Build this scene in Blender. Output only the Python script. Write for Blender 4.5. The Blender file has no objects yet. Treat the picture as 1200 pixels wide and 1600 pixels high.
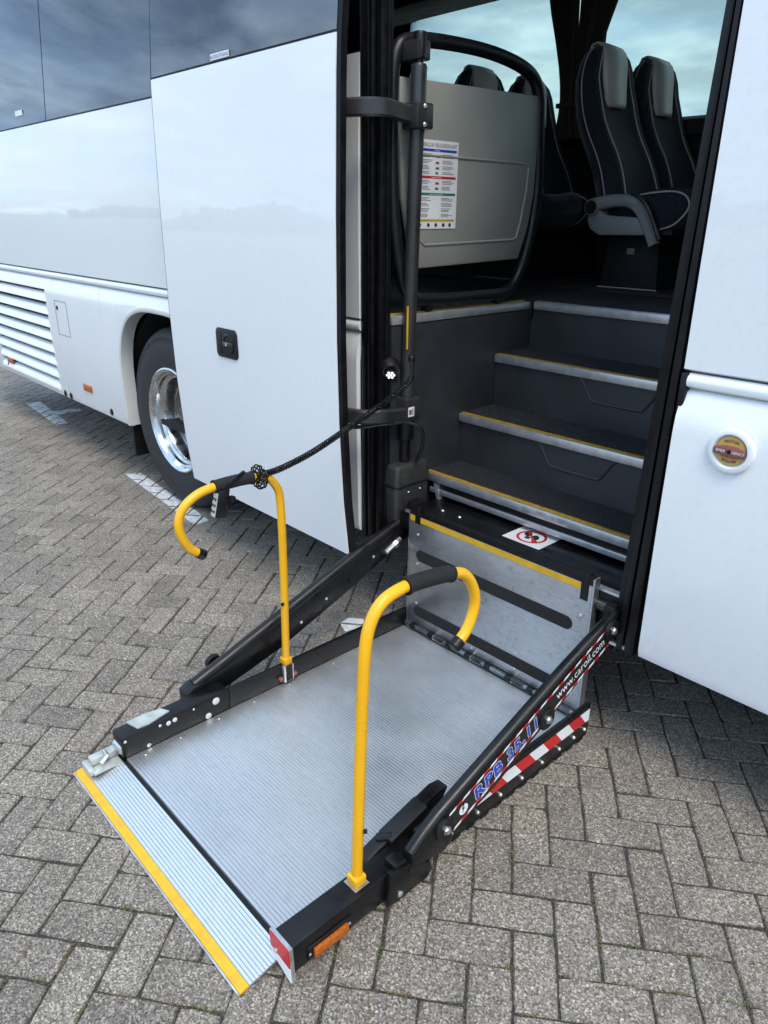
import bpy, bmesh, math, random
from mathutils import Vector, Matrix
random.seed(7)
R = math.radians
scene = bpy.context.scene
C = scene.collection

# ------------------------------------------------------------------ camera
HEAD, TILT, ROLL, F_PX = R(137.1), R(22.1), R(0.5), 1140.0
fw = Vector((math.cos(HEAD)*math.cos(TILT), math.sin(HEAD)*math.cos(TILT), -math.sin(TILT)))
rt0 = Vector((math.sin(HEAD), -math.cos(HEAD), 0)); up0 = rt0.cross(fw)
rt = rt0*math.cos(ROLL) + up0*math.sin(ROLL); up = up0*math.cos(ROLL) - rt0*math.sin(ROLL)
cd = bpy.data.cameras.new('camera'); cam = bpy.data.objects.new('camera', cd); C.objects.link(cam)
cd.sensor_fit = 'VERTICAL'; cd.sensor_height = 36; cd.sensor_width = 27
cd.lens = F_PX/1600*36; cd.clip_start = .05; cd.clip_end = 3000
cam.matrix_world = Matrix(((rt.x, up.x, -fw.x, 0), (rt.y, up.y, -fw.y, 0), (rt.z, up.z, -fw.z, 1.6), (0, 0, 0, 1)))
scene.camera = cam

# ------------------------------------------------------------------ light
SUN_EL, SUN_AZ = R(58), R(336)          # direction towards the sun, azimuth counted from +x
sd = Vector((math.cos(SUN_AZ)*math.cos(SUN_EL), math.sin(SUN_AZ)*math.cos(SUN_EL), math.sin(SUN_EL)))
sl = bpy.data.lights.new('sun', 'SUN'); sl.energy = 1.5; sl.angle = R(28); sl.color = (1, .91, .79)
so = bpy.data.objects.new('sun', sl); C.objects.link(so); so.rotation_euler = sd.to_track_quat('Z', 'Y').to_euler()

world = bpy.data.worlds.new('World'); scene.world = world; world.use_nodes = True
nt = world.node_tree; nt.nodes.clear(); N = nt.nodes.new; L = nt.links.new
out = N('ShaderNodeOutputWorld'); bg = N('ShaderNodeBackground'); bg.inputs[1].default_value = .115
sky = N('ShaderNodeTexSky'); sky.sky_type = 'NISHITA'; sky.sun_disc = False
sky.sun_elevation = SUN_EL; sky.sun_rotation = R(90) - SUN_AZ; sky.air_density = 1.0; sky.dust_density = 1.0
tc = N('ShaderNodeTexCoord'); sp = N('ShaderNodeSeparateXYZ'); L(tc.outputs['Generated'], sp.inputs[0])
mz = N('ShaderNodeMath'); mz.operation = 'MAXIMUM'; L(sp.outputs[2], mz.inputs[0]); mz.inputs[1].default_value = 0
az = N('ShaderNodeMath'); az.operation = 'ADD'; L(mz.outputs[0], az.inputs[0]); az.inputs[1].default_value = .16
dv = N('ShaderNodeVectorMath'); dv.operation = 'DIVIDE'; cb = N('ShaderNodeCombineXYZ')
for i in range(3): L(az.outputs[0], cb.inputs[i])
L(tc.outputs['Generated'], dv.inputs[0]); L(cb.outputs[0], dv.inputs[1])
n1 = N('ShaderNodeTexNoise'); n1.inputs['Scale'].default_value = 1.9; n1.inputs['Detail'].default_value = 8; n1.inputs['Roughness'].default_value = .56
n1.inputs['Distortion'].default_value = .25
L(dv.outputs[0], n1.inputs['Vector'])
cr = N('ShaderNodeValToRGB'); cr.color_ramp.elements[0].position = .38; cr.color_ramp.elements[1].position = .56
cr.color_ramp.elements[0].color = (.12, .12, .12, 1); cr.color_ramp.elements[1].color = (.95, .95, .95, 1)
L(n1.outputs[0], cr.inputs[0])
n2 = N('ShaderNodeTexNoise'); n2.inputs['Scale'].default_value = 2.3; n2.inputs['Detail'].default_value = 6; L(dv.outputs[0], n2.inputs['Vector'])
cc = N('ShaderNodeValToRGB'); cc.color_ramp.elements[0].position = .35; cc.color_ramp.elements[1].position = .68
cc.color_ramp.elements[0].color = (3.2, 4.9, 7.4, 1); cc.color_ramp.elements[1].color = (6.8, 8.6, 10.4, 1)
L(n2.outputs[0], cc.inputs[0])
mx = N('ShaderNodeMix'); mx.data_type = 'RGBA'; L(cr.outputs[0], mx.inputs[0]); L(sky.outputs[0], mx.inputs[6]); L(cc.outputs[0], mx.inputs[7])
L(mx.outputs[2], bg.inputs[0]); L(bg.outputs[0], out.inputs[0])

vs = scene.view_settings; vs.view_transform = 'Standard'; vs.look = 'None'; vs.gamma = 1; vs.use_curve_mapping = False
vs.exposure = 1.0
scene.cycles.caustics_reflective = False; scene.cycles.caustics_refractive = False; scene.cycles.max_bounces = 6; scene.cycles.diffuse_bounces = 3; scene.cycles.glossy_bounces = 4; scene.cycles.transparent_max_bounces = 8

# ------------------------------------------------------------------ materials
def nodes(name):
    m = bpy.data.materials.new(name); m.use_nodes = True
    t = m.node_tree; p = t.nodes['Principled BSDF']
    return m, t, p
def noise(t, scale, detail=4, rough=.55, vec=None, stretch=None):
    n = t.nodes.new('ShaderNodeTexNoise'); n.inputs['Scale'].default_value = scale
    n.inputs['Detail'].default_value = detail; n.inputs['Roughness'].default_value = rough
    g = t.nodes.new('ShaderNodeNewGeometry'); v = g.outputs['Position'] if vec is None else vec
    if stretch:
        mp = t.nodes.new('ShaderNodeMapping'); mp.inputs['Scale'].default_value = stretch; t.links.new(v, mp.inputs[0]); v = mp.outputs[0]
    t.links.new(v, n.inputs['Vector']); return n
def ramp(t, fac, stops):
    r = t.nodes.new('ShaderNodeValToRGB'); e = r.color_ramp.elements
    while len(e) < len(stops): e.new(.5)
    for i, (p, c) in enumerate(stops):
        e[i].position = p; e[i].color = (c[0], c[1], c[2], 1) if not isinstance(c, (int, float)) else (c, c, c, 1)
    t.links.new(fac, r.inputs[0]); return r
def bump(t, p, h, strength, dist=.001):
    b = t.nodes.new('ShaderNodeBump'); b.inputs['Strength'].default_value = strength; b.inputs['Distance'].default_value = dist
    t.links.new(h, b.inputs['Height']); t.links.new(b.outputs[0], p.inputs['Normal']); return b
def mat(name, col, rough=.5, metal=0, var=.12, scale=9, rvar=.1, bmp=0, bscale=300, coat=0, stretch=None, spec=.5):
    m, t, p = nodes(name)
    n = noise(t, scale, 3, stretch=stretch)
    a = [max(0, c*(1-var)) for c in col]; b = [min(1, c*(1+var)) for c in col]
    r = ramp(t, n.outputs[0], [(.3, a), (.7, b)]); t.links.new(r.outputs[0], p.inputs['Base Color'])
    rr = ramp(t, n.outputs[0], [(.3, max(.02, rough-rvar)), (.7, min(1, rough+rvar))]); t.links.new(rr.outputs[0], p.inputs['Roughness'])
    p.inputs['Metallic'].default_value = metal; p.inputs['Specular IOR Level'].default_value = spec
    if coat: p.inputs['Coat Weight'].default_value = coat; p.inputs['Coat Roughness'].default_value = .03
    if bmp:
        bn = noise(t, bscale, 3); bump(t, p, bn.outputs[0], bmp)
    return m
M = {}
def white_paint():
    m, t, p = nodes('white_paint')
    n = noise(t, 2.2, 5); d = noise(t, 60, 4)
    r = ramp(t, n.outputs[0], [(.3, (.77, .785, .80)), (.75, (.81, .82, .83))])
    # faint road film, heavier in streaks
    g = t.nodes.new('ShaderNodeMix'); g.data_type = 'RGBA'; g.blend_type = 'MULTIPLY'
    k = ramp(t, d.outputs[0], [(.28, .93), (.5, 1.0)]); g.inputs[0].default_value = .6
    t.links.new(r.outputs[0], g.inputs[6]); t.links.new(k.outputs[0], g.inputs[7]); t.links.new(g.outputs[2], p.inputs['Base Color'])
    p.inputs['Roughness'].default_value = .35
    p.inputs['Coat Weight'].default_value = .85; p.inputs['Coat Roughness'].default_value = .015
    w = noise(t, 1.6, 2); b = bump(t, p, w.outputs[0], .12, .02); t.links.new(b.outputs[0], p.inputs['Coat Normal'])
    return m
M['white'] = white_paint()
M['white_inner'] = mat('white_frame_paint', (.62, .62, .60), .4, 0, .05)
M['black_rubber'] = mat('black_rubber', (.0045, .0045, .0055), .42, 0, .3, 20, .12, spec=.3)
M['black_metal'] = mat('black_powder_coat', (.0055, .0055, .0065), .34, 0, .35, 14, .12, .15, 500, spec=.35)
M['black_plastic'] = mat('black_plastic', (.007, .007, .008), .42, 0, .25, 20, .1, .25, 700, spec=.35)
M['anthracite'] = mat('anthracite_paint', (.026, .026, .028), .34, 0, .2, 12, .1, .15, 500)
M['box_plastic'] = mat('grained_grey_plastic', (.022, .022, .0215), .6, 0, .2, 30, .1, .5, 600)
M['stair'] = mat('stair_panel_plastic', (.028, .030, .035), .5, 0, .18, 5, .1, .25, 700)
M['dark_inner'] = mat('dark_interior', (.006, .0065, .008), .7, 0, .2)
M['ceiling'] = mat('dark_lining', (.016, .016, .018), .7, 0, .2)
M['light_lining'] = mat('light_grey_lining', (.5, .5, .48), .8, 0, .08)
M['panel_beige'] = mat('beige_grey_panel', (.275, .270, .243), .5, 0, .06, 4, .08, .2, 800)
M['foam'] = mat('foam_grip', (.007, .007, .0075), .8, 0, .3, 60, .1, .6, 900)
M['yellow'] = mat('yellow_powder_coat', (.80, .385, .006), .28, 0, .06, 12, .07)
def chipped_yellow():
    m, t, p = nodes('yellow_powder_coat')
    n = noise(t, 55, 5, .7); d = noise(t, 7, 4)
    r_ = ramp(t, d.outputs[0], [(.3, (.74, .37, .008)), (.7, (.84, .43, .008))])
    c = ramp(t, n.outputs[0], [(.27, (.10, .07, .05)), (.30, (1, 1, 1))])
    g = t.nodes.new('ShaderNodeMix'); g.data_type = 'RGBA'; g.blend_type = 'MULTIPLY'; g.inputs[0].default_value = .75
    t.links.new(r_.outputs[0], g.inputs[6]); t.links.new(c.outputs[0], g.inputs[7]); t.links.new(g.outputs[2], p.inputs['Base Color'])
    rr = ramp(t, d.outputs[0], [(.3, .22), (.7, .42)]); t.links.new(rr.outputs[0], p.inputs['Roughness']); bump(t, p, n.outputs[0], .06)
    return m
M['yellow'] = chipped_yellow()
M['yellow_strip'] = mat('worn_yellow_strip', (.66, .37, .015), .6, 0, .12, 30, .1, .4, 900)
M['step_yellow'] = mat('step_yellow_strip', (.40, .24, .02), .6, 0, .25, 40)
M['step_alu'] = mat('step_edge_aluminium', (.60, .61, .63), .38, .75, .12, 30, .08)
M['zinc'] = mat('zinc_plated_steel', (.62, .63, .62), .35, .9, .15, 40, .12)
M['galv'] = mat('pale_zinc_plate', (.50, .53, .50), .5, .5, .15, 30, .12)
M['white_sticker'] = mat('white_print', (.78, .79, .80), .45, 0, .04)
M['red'] = mat('red_reflective', (.55, .018, .02), .4, 0, .15, 60)
M['blue_print'] = mat('blue_print', (.02, .055, .42), .4, 0, .08)
M['black_print'] = mat('black_print', (.012, .012, .012), .5, 0, .1)
M['green_print'] = mat('green_print', (.01, .20, .09), .5, 0, .1)
M['yellow_print'] = mat('yellow_print', (.55, .36, .03), .5, 0, .1)
M['grey_print'] = mat('grey_print', (.12, .12, .13), .6, 0, .1)
M['orange'] = mat('orange_reflector', (.40, .095, .008), .22, 0, .3, 120, .05, .4, 300)
M['brown_red'] = mat('emergency_dial_red', (.22, .075, .065), .5, 0, .12)
M['gold'] = mat('emergency_dial_yellow', (.50, .33, .07), .5, 0, .15)
M['tyre'] = mat('tyre_rubber', (.022, .022, .024), .72, 0, .3, 25, .1, .3, 300)
M['rim'] = mat('polished_rim', (.60, .61, .62), .22, 1, .15, 16, .1)
M['rim_dark'] = mat('dark_polished_metal', (.24, .25, .26), .22, .95, .25, 14, .08)  # darker polished metal for hub, gate hinge and springs
M['underbody'] = mat('underbody_black', (.01, .01, .01), .85, 0, .3)
M['headrest'] = mat('beige_leather', (.60, .565, .50), .4, 0, .08, 12, .08, .3, 300)
M['piping'] = mat('beige_piping', (.45, .425, .38), .6, 0, .1)
M['arm_grey'] = mat('armrest_grey_plastic', (.22, .23, .23), .5, 0, .06, 6, .05, .2, 800)
M['curtain'] = mat('brown_curtain_cloth', (.075, .058, .046), .85, 0, .2, 40, .05, .4, 900)
M['remote_face'] = mat('remote_grey_face', (.45, .46, .46), .5, 0, .06)

def seat_fabric():
    m, t, p = nodes('navy_seat_fabric')
    v = t.nodes.new('ShaderNodeTexVoronoi'); v.inputs['Scale'].default_value = 75
    g = t.nodes.new('ShaderNodeNewGeometry'); t.links.new(g.outputs['Position'], v.inputs['Vector'])
    r = ramp(t, v.outputs['Distance'], [(.2, (.003, .0035, .007)), (.7, (.010, .012, .024))]); t.links.new(r.outputs[0], p.inputs['Base Color'])
    p.inputs['Roughness'].default_value = .9; p.inputs['Sheen Weight'].default_value = .15
    bump(t, p, v.outputs['Distance'], .4); return m
M['fabric'] = seat_fabric()
def carpet():
    m, t, p = nodes('speckled_step_carpet')
    n = noise(t, 230, 2, .75); n2 = noise(t, 90, 2)
    r = ramp(t, n.outputs[0], [(.45, (.002, .0025, .004)), (.56, (.006, .007, .010)), (.66, (.09, .098, .115))])
    t.links.new(r.outputs[0], p.inputs['Base Color']); p.inputs['Roughness'].default_value = .95
    bump(t, p, n2.outputs[0], .8, .002); return m
M['carpet'] = carpet()
def alu(name, base, rough, stretch, streak=.1, scale=6, scr=.12):
    m, t, p = nodes(name)
    n = noise(t, scale, 6, .6, stretch=stretch); d = noise(t, 5, 5); s = noise(t, 45, 4, .7)
    r = ramp(t, n.outputs[0], [(.25, [b*(1-streak) for b in base]), (.75, [min(1, b*(1+streak)) for b in base])])
    g = t.nodes.new('ShaderNodeMix'); g.data_type = 'RGBA'; g.blend_type = 'MULTIPLY'; g.inputs[0].default_value = 1
    k = ramp(t, s.outputs[0], [(.25, 1-scr*2.2), (.45, 1)])
    t.links.new(r.outputs[0], g.inputs[6]); t.links.new(k.outputs[0], g.inputs[7]); t.links.new(g.outputs[2], p.inputs['Base Color'])
    rr = ramp(t, d.outputs[0], [(.3, rough-.08), (.7, rough+.1)]); t.links.new(rr.outputs[0], p.inputs['Roughness'])
    p.inputs['Metallic'].default_value = .9
    bump(t, p, n.outputs[0], .05); return m
M['alu_deck'] = alu('ribbed_deck_aluminium', (.74, .755, .77), .40, (1.5, 40, 40), .08, 6, .06)
M['alu_gate'] = alu('scuffed_sheet_aluminium', (.49, .50, .515), .36, (3, 3, 18), .16, 7, .16)
M['groove_shade'] = mat('groove_shade', (.17, .17, .17), .8, .2, .3, 20)  # shade between the deck ribs, painted as a dark groove colour
M['groove_shade_pale'] = mat('pale_groove_shade', (.36, .37, .38), .55, .7, .2, 20)  # weaker painted shade for the ramp grooves
def glass(name, tint, ior):
    m = bpy.data.materials.new(name); m.use_nodes = True; t = m.node_tree; t.nodes.clear()
    o = t.nodes.new('ShaderNodeOutputMaterial'); a = t.nodes.new('ShaderNodeBsdfTransparent'); a.inputs[0].default_value = (*tint, 1)
    g = t.nodes.new('ShaderNodeBsdfGlossy'); g.inputs['Roughness'].default_value = .0; g.inputs[0].default_value = (.92, .95, 1, 1)
    f = t.nodes.new('ShaderNodeFresnel'); f.inputs[0].default_value = ior
    n = noise(t, 1.1, 2); b = t.nodes.new('ShaderNodeBump'); b.inputs['Strength'].default_value = .06; b.inputs['Distance'].default_value = .02
    t.links.new(n.outputs[0], b.inputs['Height']); t.links.new(b.outputs[0], g.inputs['Normal'])
    x = t.nodes.new('ShaderNodeMixShader'); t.links.new(f.outputs[0], x.inputs[0]); t.links.new(a.outputs[0], x.inputs[1]); t.links.new(g.outputs[0], x.inputs[2])
    t.links.new(x.outputs[0], o.inputs[0]); return m
M['glass_dark'] = glass('dark_tinted_glass', (.16, .18, .20), 2.15)
M['glass_far'] = glass('light_tinted_glass', (.73, .765, .69), 1.4)
def lamp_mat():
    m, t, p = nodes('led_lens'); p.inputs['Base Color'].default_value = (.8, .85, .9, 1)
    p.inputs['Emission Color'].default_value = (.9, .95, 1, 1); p.inputs['Emission Strength'].default_value = .7
    return m
M['led'] = lamp_mat()
def stone(name, attr_type):
    m, t, p = nodes(name)
    at = t.nodes.new('ShaderNodeAttribute'); at.attribute_type = attr_type; at.attribute_name = 'tint'
    g = t.nodes.new('ShaderNodeNewGeometry')
    ad = t.nodes.new('ShaderNodeVectorMath'); ad.operation = 'ADD'; t.links.new(g.outputs['Position'], ad.inputs[0])
    ml = t.nodes.new('ShaderNodeMath'); ml.operation = 'MULTIPLY'; ml.inputs[1].default_value = 37; t.links.new(at.outputs['Fac'], ml.inputs[0])
    cx = t.nodes.new('ShaderNodeCombineXYZ'); t.links.new(ml.outputs[0], cx.inputs[2]); t.links.new(cx.outputs[0], ad.inputs[1])
    v = t.nodes.new('ShaderNodeTexVoronoi'); v.inputs['Scale'].default_value = 260; t.links.new(ad.outputs[0], v.inputs['Vector'])
    sx = t.nodes.new('ShaderNodeSeparateColor'); t.links.new(v.outputs['Color'], sx.inputs[0])
    grains = ramp(t, sx.outputs[0], [(0, (.085, .083, .079)), (.3, (.165, .160, .151)), (.62, (.24, .232, .217)), (.86, (.33, .32, .30)), (.95, (.48, .465, .44))])
    v2 = t.nodes.new('ShaderNodeTexVoronoi'); v2.inputs['Scale'].default_value = 95; t.links.new(ad.outputs[0], v2.inputs['Vector'])
    s2 = t.nodes.new('ShaderNodeSeparateColor'); t.links.new(v2.outputs['Color'], s2.inputs[0])
    big = ramp(t, s2.outputs[1], [(0, 0), (.80, 0), (.81, 1)])
    bigd = ramp(t, v2.outputs['Distance'], [(.28, 1), (.40, 0)])
    bm_ = t.nodes.new('ShaderNodeMath'); bm_.operation = 'MULTIPLY'; t.links.new(big.outputs[0], bm_.inputs[0]); t.links.new(bigd.outputs[0], bm_.inputs[1])
    bcol = ramp(t, s2.outputs[2], [(0, (.085, .083, .082)), (.4, (.19, .18, .165)), (.8, (.36, .345, .32)), (1, (.62, .60, .57))])
    mg = t.nodes.new('ShaderNodeMix'); mg.data_type = 'RGBA'; t.links.new(bm_.outputs[0], mg.inputs[0]); t.links.new(grains.outputs[0], mg.inputs[6]); t.links.new(bcol.outputs[0], mg.inputs[7])
    tint = ramp(t, at.outputs['Fac'], [(0, (.62, .575, .53)), (.5, (.83, .77, .71)), (1, (1.0, .93, .855))])
    mm = t.nodes.new('ShaderNodeMix'); mm.data_type = 'RGBA'; mm.blend_type = 'MULTIPLY'; mm.inputs[0].default_value = 1
    t.links.new(mg.outputs[2], mm.inputs[6]); t.links.new(tint.outputs[0], mm.inputs[7])
    st = noise(t, 3.4, 6, .65); stain = ramp(t, st.outputs[0], [(.3, (.72, .71, .69)), (.46, (.97, .96, .94)), (.66, (1.08, 1.07, 1.04))])
    m2 = t.nodes.new('ShaderNodeMix'); m2.data_type = 'RGBA'; m2.blend_type = 'MULTIPLY'; m2.inputs[0].default_value = 1
    t.links.new(mm.outputs[2], m2.inputs[6]); t.links.new(stain.outputs[0], m2.inputs[7]); t.links.new(m2.outputs[2], p.inputs['Base Color'])
    p.inputs['Roughness'].default_value = .85
    bump(t, p, v.outputs['Distance'], .4, .002); return m
M['brick'] = stone('concrete_paver', 'OBJECT'); M['brick_mass'] = stone('concrete_paver_mass', 'GEOMETRY')
def joint_sand():
    m, t, p = nodes('joint_sand'); n = noise(t, 260, 4, .7); k = noise(t, 3.2, 4)
    r = ramp(t, n.outputs[0], [(.35, (.010, .009, .008)), (.52, (.035, .032, .028)), (.64, (.13, .12, .105)), (.74, (.30, .28, .25))])
    g = ramp(t, k.outputs[0], [(.58, (1, 1, 1)), (.72, (.8, 1.05, .42))])
    mm = t.nodes.new('ShaderNodeMix'); mm.data_type = 'RGBA'; mm.blend_type = 'MULTIPLY'; mm.inputs[0].default_value = 1
    t.links.new(r.outputs[0], mm.inputs[6]); t.links.new(g.outputs[0], mm.inputs[7]); t.links.new(mm.outputs[2], p.inputs['Base Color'])
    p.inputs['Roughness'].default_value = .95; bump(t, p, n.outputs[0], .8, .003); return m
M['sand'] = joint_sand()
M['ground'] = mat('far_ground', (.17, .175, .15), .95, 0, .25, .3)
M['field'] = mat('far_grass', (.20, .23, .13), .95, 0, .25, .1)
M['wood'] = mat('far_wood_leaves', (.10, .12, .085), .95, 0, .3, .5)
M['moss'] = mat('moss_green', (.085, .105, .035), .9, 0, .4, 60)
M['moss_dry'] = mat('dry_moss', (.12, .085, .04), .9, 0, .4, 60)
M['paint_mark'] = mat('white_road_paint', (.56, .57, .58), .75, 0, .3, 28, .1, .5, 260)

# ------------------------------------------------------------------ mesh helpers
class MB:
    def __init__(s): s.v = []; s.f = []; s.m = []; s.cur = 0
    def add(s, vs, fs):
        o = len(s.v); s.v += [tuple(v) for v in vs]
        for f in fs: s.f.append(tuple(i+o for i in f)); s.m.append(s.cur)
        return s
    def box(s, x0, x1, y0, y1, z0, z1):
        return s.hexa([(x0, y0, z0), (x1, y0, z0), (x1, y1, z0), (x0, y1, z0), (x0, y0, z1), (x1, y0, z1), (x1, y1, z1), (x0, y1, z1)])
    def hexa(s, p): return s.add(p, [(3, 2, 1, 0), (4, 5, 6, 7), (0, 1, 5, 4), (1, 2, 6, 5), (2, 3, 7, 6), (3, 0, 4, 7)])
    def prism(s, poly, axis, a, b):
        n = len(poly)
        def P(u, w, t): return {'x': (t, u, w), 'y': (u, t, w), 'z': (u, w, t)}[axis]
        vs = [P(u, w, a) for u, w in poly] + [P(u, w, b) for u, w in poly]
        fs = [tuple(range(n))[::-1], tuple(range(n, 2*n))] + [(i, (i+1) % n, n+(i+1) % n, n+i) for i in range(n)]
        return s.add(vs, fs)
    def rings(s, rings, closed=False, caps=True):
        n = len(rings[0]); vs = [p for r in rings for p in r]; fs = []
        k = len(rings)
        for i in range(k if closed else k-1):
            a, b = i*n, ((i+1) % k)*n
            for j in range(n): fs.append((a+j, a+(j+1) % n, b+(j+1) % n, b+j))
        if caps and not closed: fs += [tuple(range(n))[::-1], tuple(range((k-1)*n, k*n))]
        return s.add(vs, fs)
    def tube(s, pts, r, seg=12, closed=False, caps=True):
        pts = [Vector(p) for p in pts]; k = len(pts); rr = r if isinstance(r, (list, tuple)) else [r]*k
        prev = None; rings = []
        for i, p in enumerate(pts):
            if closed: t = pts[(i+1) % k] - pts[i-1]
            else: t = pts[min(i+1, k-1)] - pts[max(i-1, 0)]
            t.normalize()
            if prev is None:
                a = Vector((0, 0, 1)) if abs(t.z) < .9 else Vector((1, 0, 0)); u = (a - t*a.dot(t)).normalized()
            else: u = (prev - t*prev.dot(t)).normalized()
            prev = u; w = t.cross(u)
            rings.append([p + (u*math.cos(2*math.pi*j/seg) + w*math.sin(2*math.pi*j/seg))*rr[i] for j in range(seg)])
        return s.rings(rings, closed, caps)
    def lathe(s, prof, c, axis, seg=32, caps=True):
        ax = Vector(axis).normalized(); a = Vector((0, 0, 1)) if abs(ax.z) < .9 else Vector((1, 0, 0))
        u = (a - ax*a.dot(ax)).normalized(); w = ax.cross(u); c = Vector(c)
        rg = [[c + ax*h + (u*math.cos(2*math.pi*j/seg) + w*math.sin(2*math.pi*j/seg))*max(r, 1e-4) for j in range(seg)] for r, h in prof]
        return s.rings(rg, False, caps)
    def cyl(s, a, b, r, seg=12): return s.tube([a, b], r, seg)
    def poly(s, pts): return s.add(pts, [tuple(range(len(pts)))])
    def text(s, body, size, org, rv, uv, shear=0, offset=0, align='LEFT', space=1.0):
        cu = bpy.data.curves.new('t', 'FONT'); cu.body = body; cu.size = size; cu.shear = shear; cu.offset = offset; cu.align_x = align; cu.resolution_u = 3; cu.space_character = space
        o = bpy.data.objects.new('t', cu); C.objects.link(o); me = bpy.data.meshes.new_from_object(o)
        rv = Vector(rv).normalized(); uv = Vector(uv).normalized(); org = Vector(org)
        s.add([org + rv*v.co.x + uv*v.co.y for v in me.vertices], [tuple(p.vertices) for p in me.polygons])
        bpy.data.objects.remove(o); bpy.data.curves.remove(cu); bpy.data.meshes.remove(me); return s
    def build(s, name, mats, parent=None, bevel=0, smooth=35, seg=2):
        me = bpy.data.meshes.new(name); me.from_pydata(s.v, [], s.f)
        mats = mats if isinstance(mats, (list, tuple)) else [mats]
        for m in mats: me.materials.append(M[m] if isinstance(m, str) else m)
        me.polygons.foreach_set('material_index', s.m)
        bm = bmesh.new(); bm.from_mesh(me)
        if bevel or smooth: bmesh.ops.remove_doubles(bm, verts=bm.verts, dist=1e-6)
        bmesh.ops.recalc_face_normals(bm, faces=bm.faces)
        if bevel:
            ed = [e for e in bm.edges if len(e.link_faces) == 2 and e.calc_face_angle(0) > R(32)]
            bmesh.ops.bevel(bm, geom=ed, offset=bevel, segments=seg, profile=.5, affect='EDGES', clamp_overlap=True)
        bm.to_mesh(me); bm.free()
        if smooth:
            me.polygons.foreach_set('use_smooth', [True]*len(me.polygons)); me.set_sharp_from_angle(angle=R(smooth))
        o = bpy.data.objects.new(name, me); C.objects.link(o); adopt(o, parent); return o
def wloc(o):
    v = Vector((0, 0, 0))
    while o: v = v + o.location; o = o.parent
    return v
def adopt(o, parent):
    if parent: o.parent = parent; o.location = -wloc(parent)
def tag(o, label, cat, group=None):
    o['label'] = label; o['category'] = cat
    if group: o['group'] = group
    return o
def thing(name, loc, label, cat, group=None):
    o = bpy.data.objects.new(name, None); C.objects.link(o); o.location = loc; o.empty_display_size = .1
    return tag(o, label, cat, group)
def structure(o, kind='structure'): o['kind'] = kind; return o
def curve_pts(pts, n=8, closed=False):
    P = [Vector(p) for p in pts]; k = len(P); o = []
    for i in range(k if closed else k-1):
        if closed: a, b, c, d = P[i-1], P[i], P[(i+1) % k], P[(i+2) % k]
        else: a, b, c, d = P[max(i-1, 0)], P[i], P[i+1], P[min(i+2, k-1)]
        for j in range(n):
            t = j/n; o.append(.5*((2*b) + (c-a)*t + (2*a-5*b+4*c-d)*t*t + (3*b-a-3*c+d)*t**3))
    if not closed: o.append(P[-1])
    return o
def screw(parent, p, axis, r=.006, h=.003, m='zinc', name='screw'):
    return MB().lathe([(r, 0), (r, h*.5), (r*.7, h), (0, h*1.05)], p, axis, 10).build(name, m, parent)

# ------------------------------------------------------------------ ground and pavement
g = MB(); g.poly([(-900, -900, -.04), (900, -900, -.04), (900, 900, -.04), (-900, 900, -.04)])
structure(g.build('ground', 'ground', smooth=0))
g = MB(); g.poly([(-900, -900, -.03), (900, -900, -.03), (900, -38, -.03), (-900, -38, -.03)])
structure(g.build('grass_field', 'field', smooth=0))
X0, X1, Y0, Y1 = -13.5, 3.2, -3.4, 5.4
nx, ny = 120, 64
pv = MB(); pv.poly([(X0, Y0, -.0055), (X1, Y0, -.0055), (X1, Y1, -.0055), (X0, Y1, -.0055)])
pave = structure(pv.build('pavement', 'sand', smooth=0))
PITCH_L, W = .2044, .1022
ANG = R(38.2); A = Vector((math.cos(ANG), math.sin(ANG), 0)); B = Vector((-math.sin(ANG), math.cos(ANG), 0))
ORG = Vector((-.546, 1.219, 0)) - B*W
def brick_mesh(seed):
    rnd = random.Random(seed); gl, gw = .0025, .0025
    x0, x1, y0, y1 = gl, 2*W-gl, gw, W-gw
    per = []
    for (ax, ay, bx, by, n) in ((x0, y0, x1, y0, 5), (x1, y0, x1, y1, 3), (x1, y1, x0, y1, 5), (x0, y1, x0, y0, 3)):
        for i in range(n): t = i/n; per.append((ax+(bx-ax)*t, ay+(by-ay)*t))
    n = len(per); cx, cy = W, W/2
    lo, mid, top = [], [], []
    for (x, y) in per:
        j = lambda a: rnd.uniform(-a, a)
        corner = (x in (x0, x1)) and (y in (y0, y1))
        q = .002 if corner else 0
        sx = 1 if x < cx else -1; sy = 1 if y < cy else -1
        bx, by = x + (sx*q) + j(.0014), y + (sy*q) + j(.0014)
        lo.append((bx, by, -.03)); mid.append((bx, by, -.0045 + j(.0012)))
        e = .0032 + j(.0013)
        ix = bx + (sx*e if abs(x-cx) > W-gl-1e-6 else 0); iy = by + (sy*e if abs(y-cy) > W/2-gw-1e-6 else 0)
        top.append((ix, iy, j(.0004)))
    fs = [tuple(range(2*n, 3*n))]
    for a in (0, n):
        fs += [(a+i, a+(i+1) % n, a+n+(i+1) % n, a+n+i) for i in range(n)]
    return lo+mid+top, fs
variants = []
for k in range(6):
    v, f = brick_mesh(k+1); me = bpy.data.meshes.new('brick'); me.from_pydata(v, [], f); me.materials.append(M['brick']); variants.append((me, v, f))
def inv_proj(p):
    d = Vector(p) - Vector((0, 0, 1.6)); z = d.dot(fw)
    if z < .2: return None
    return (600 + F_PX*d.dot(rt)/z, 800 - F_PX*d.dot(up)/z, z)
spots = []
rng = int(14/W)
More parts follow.
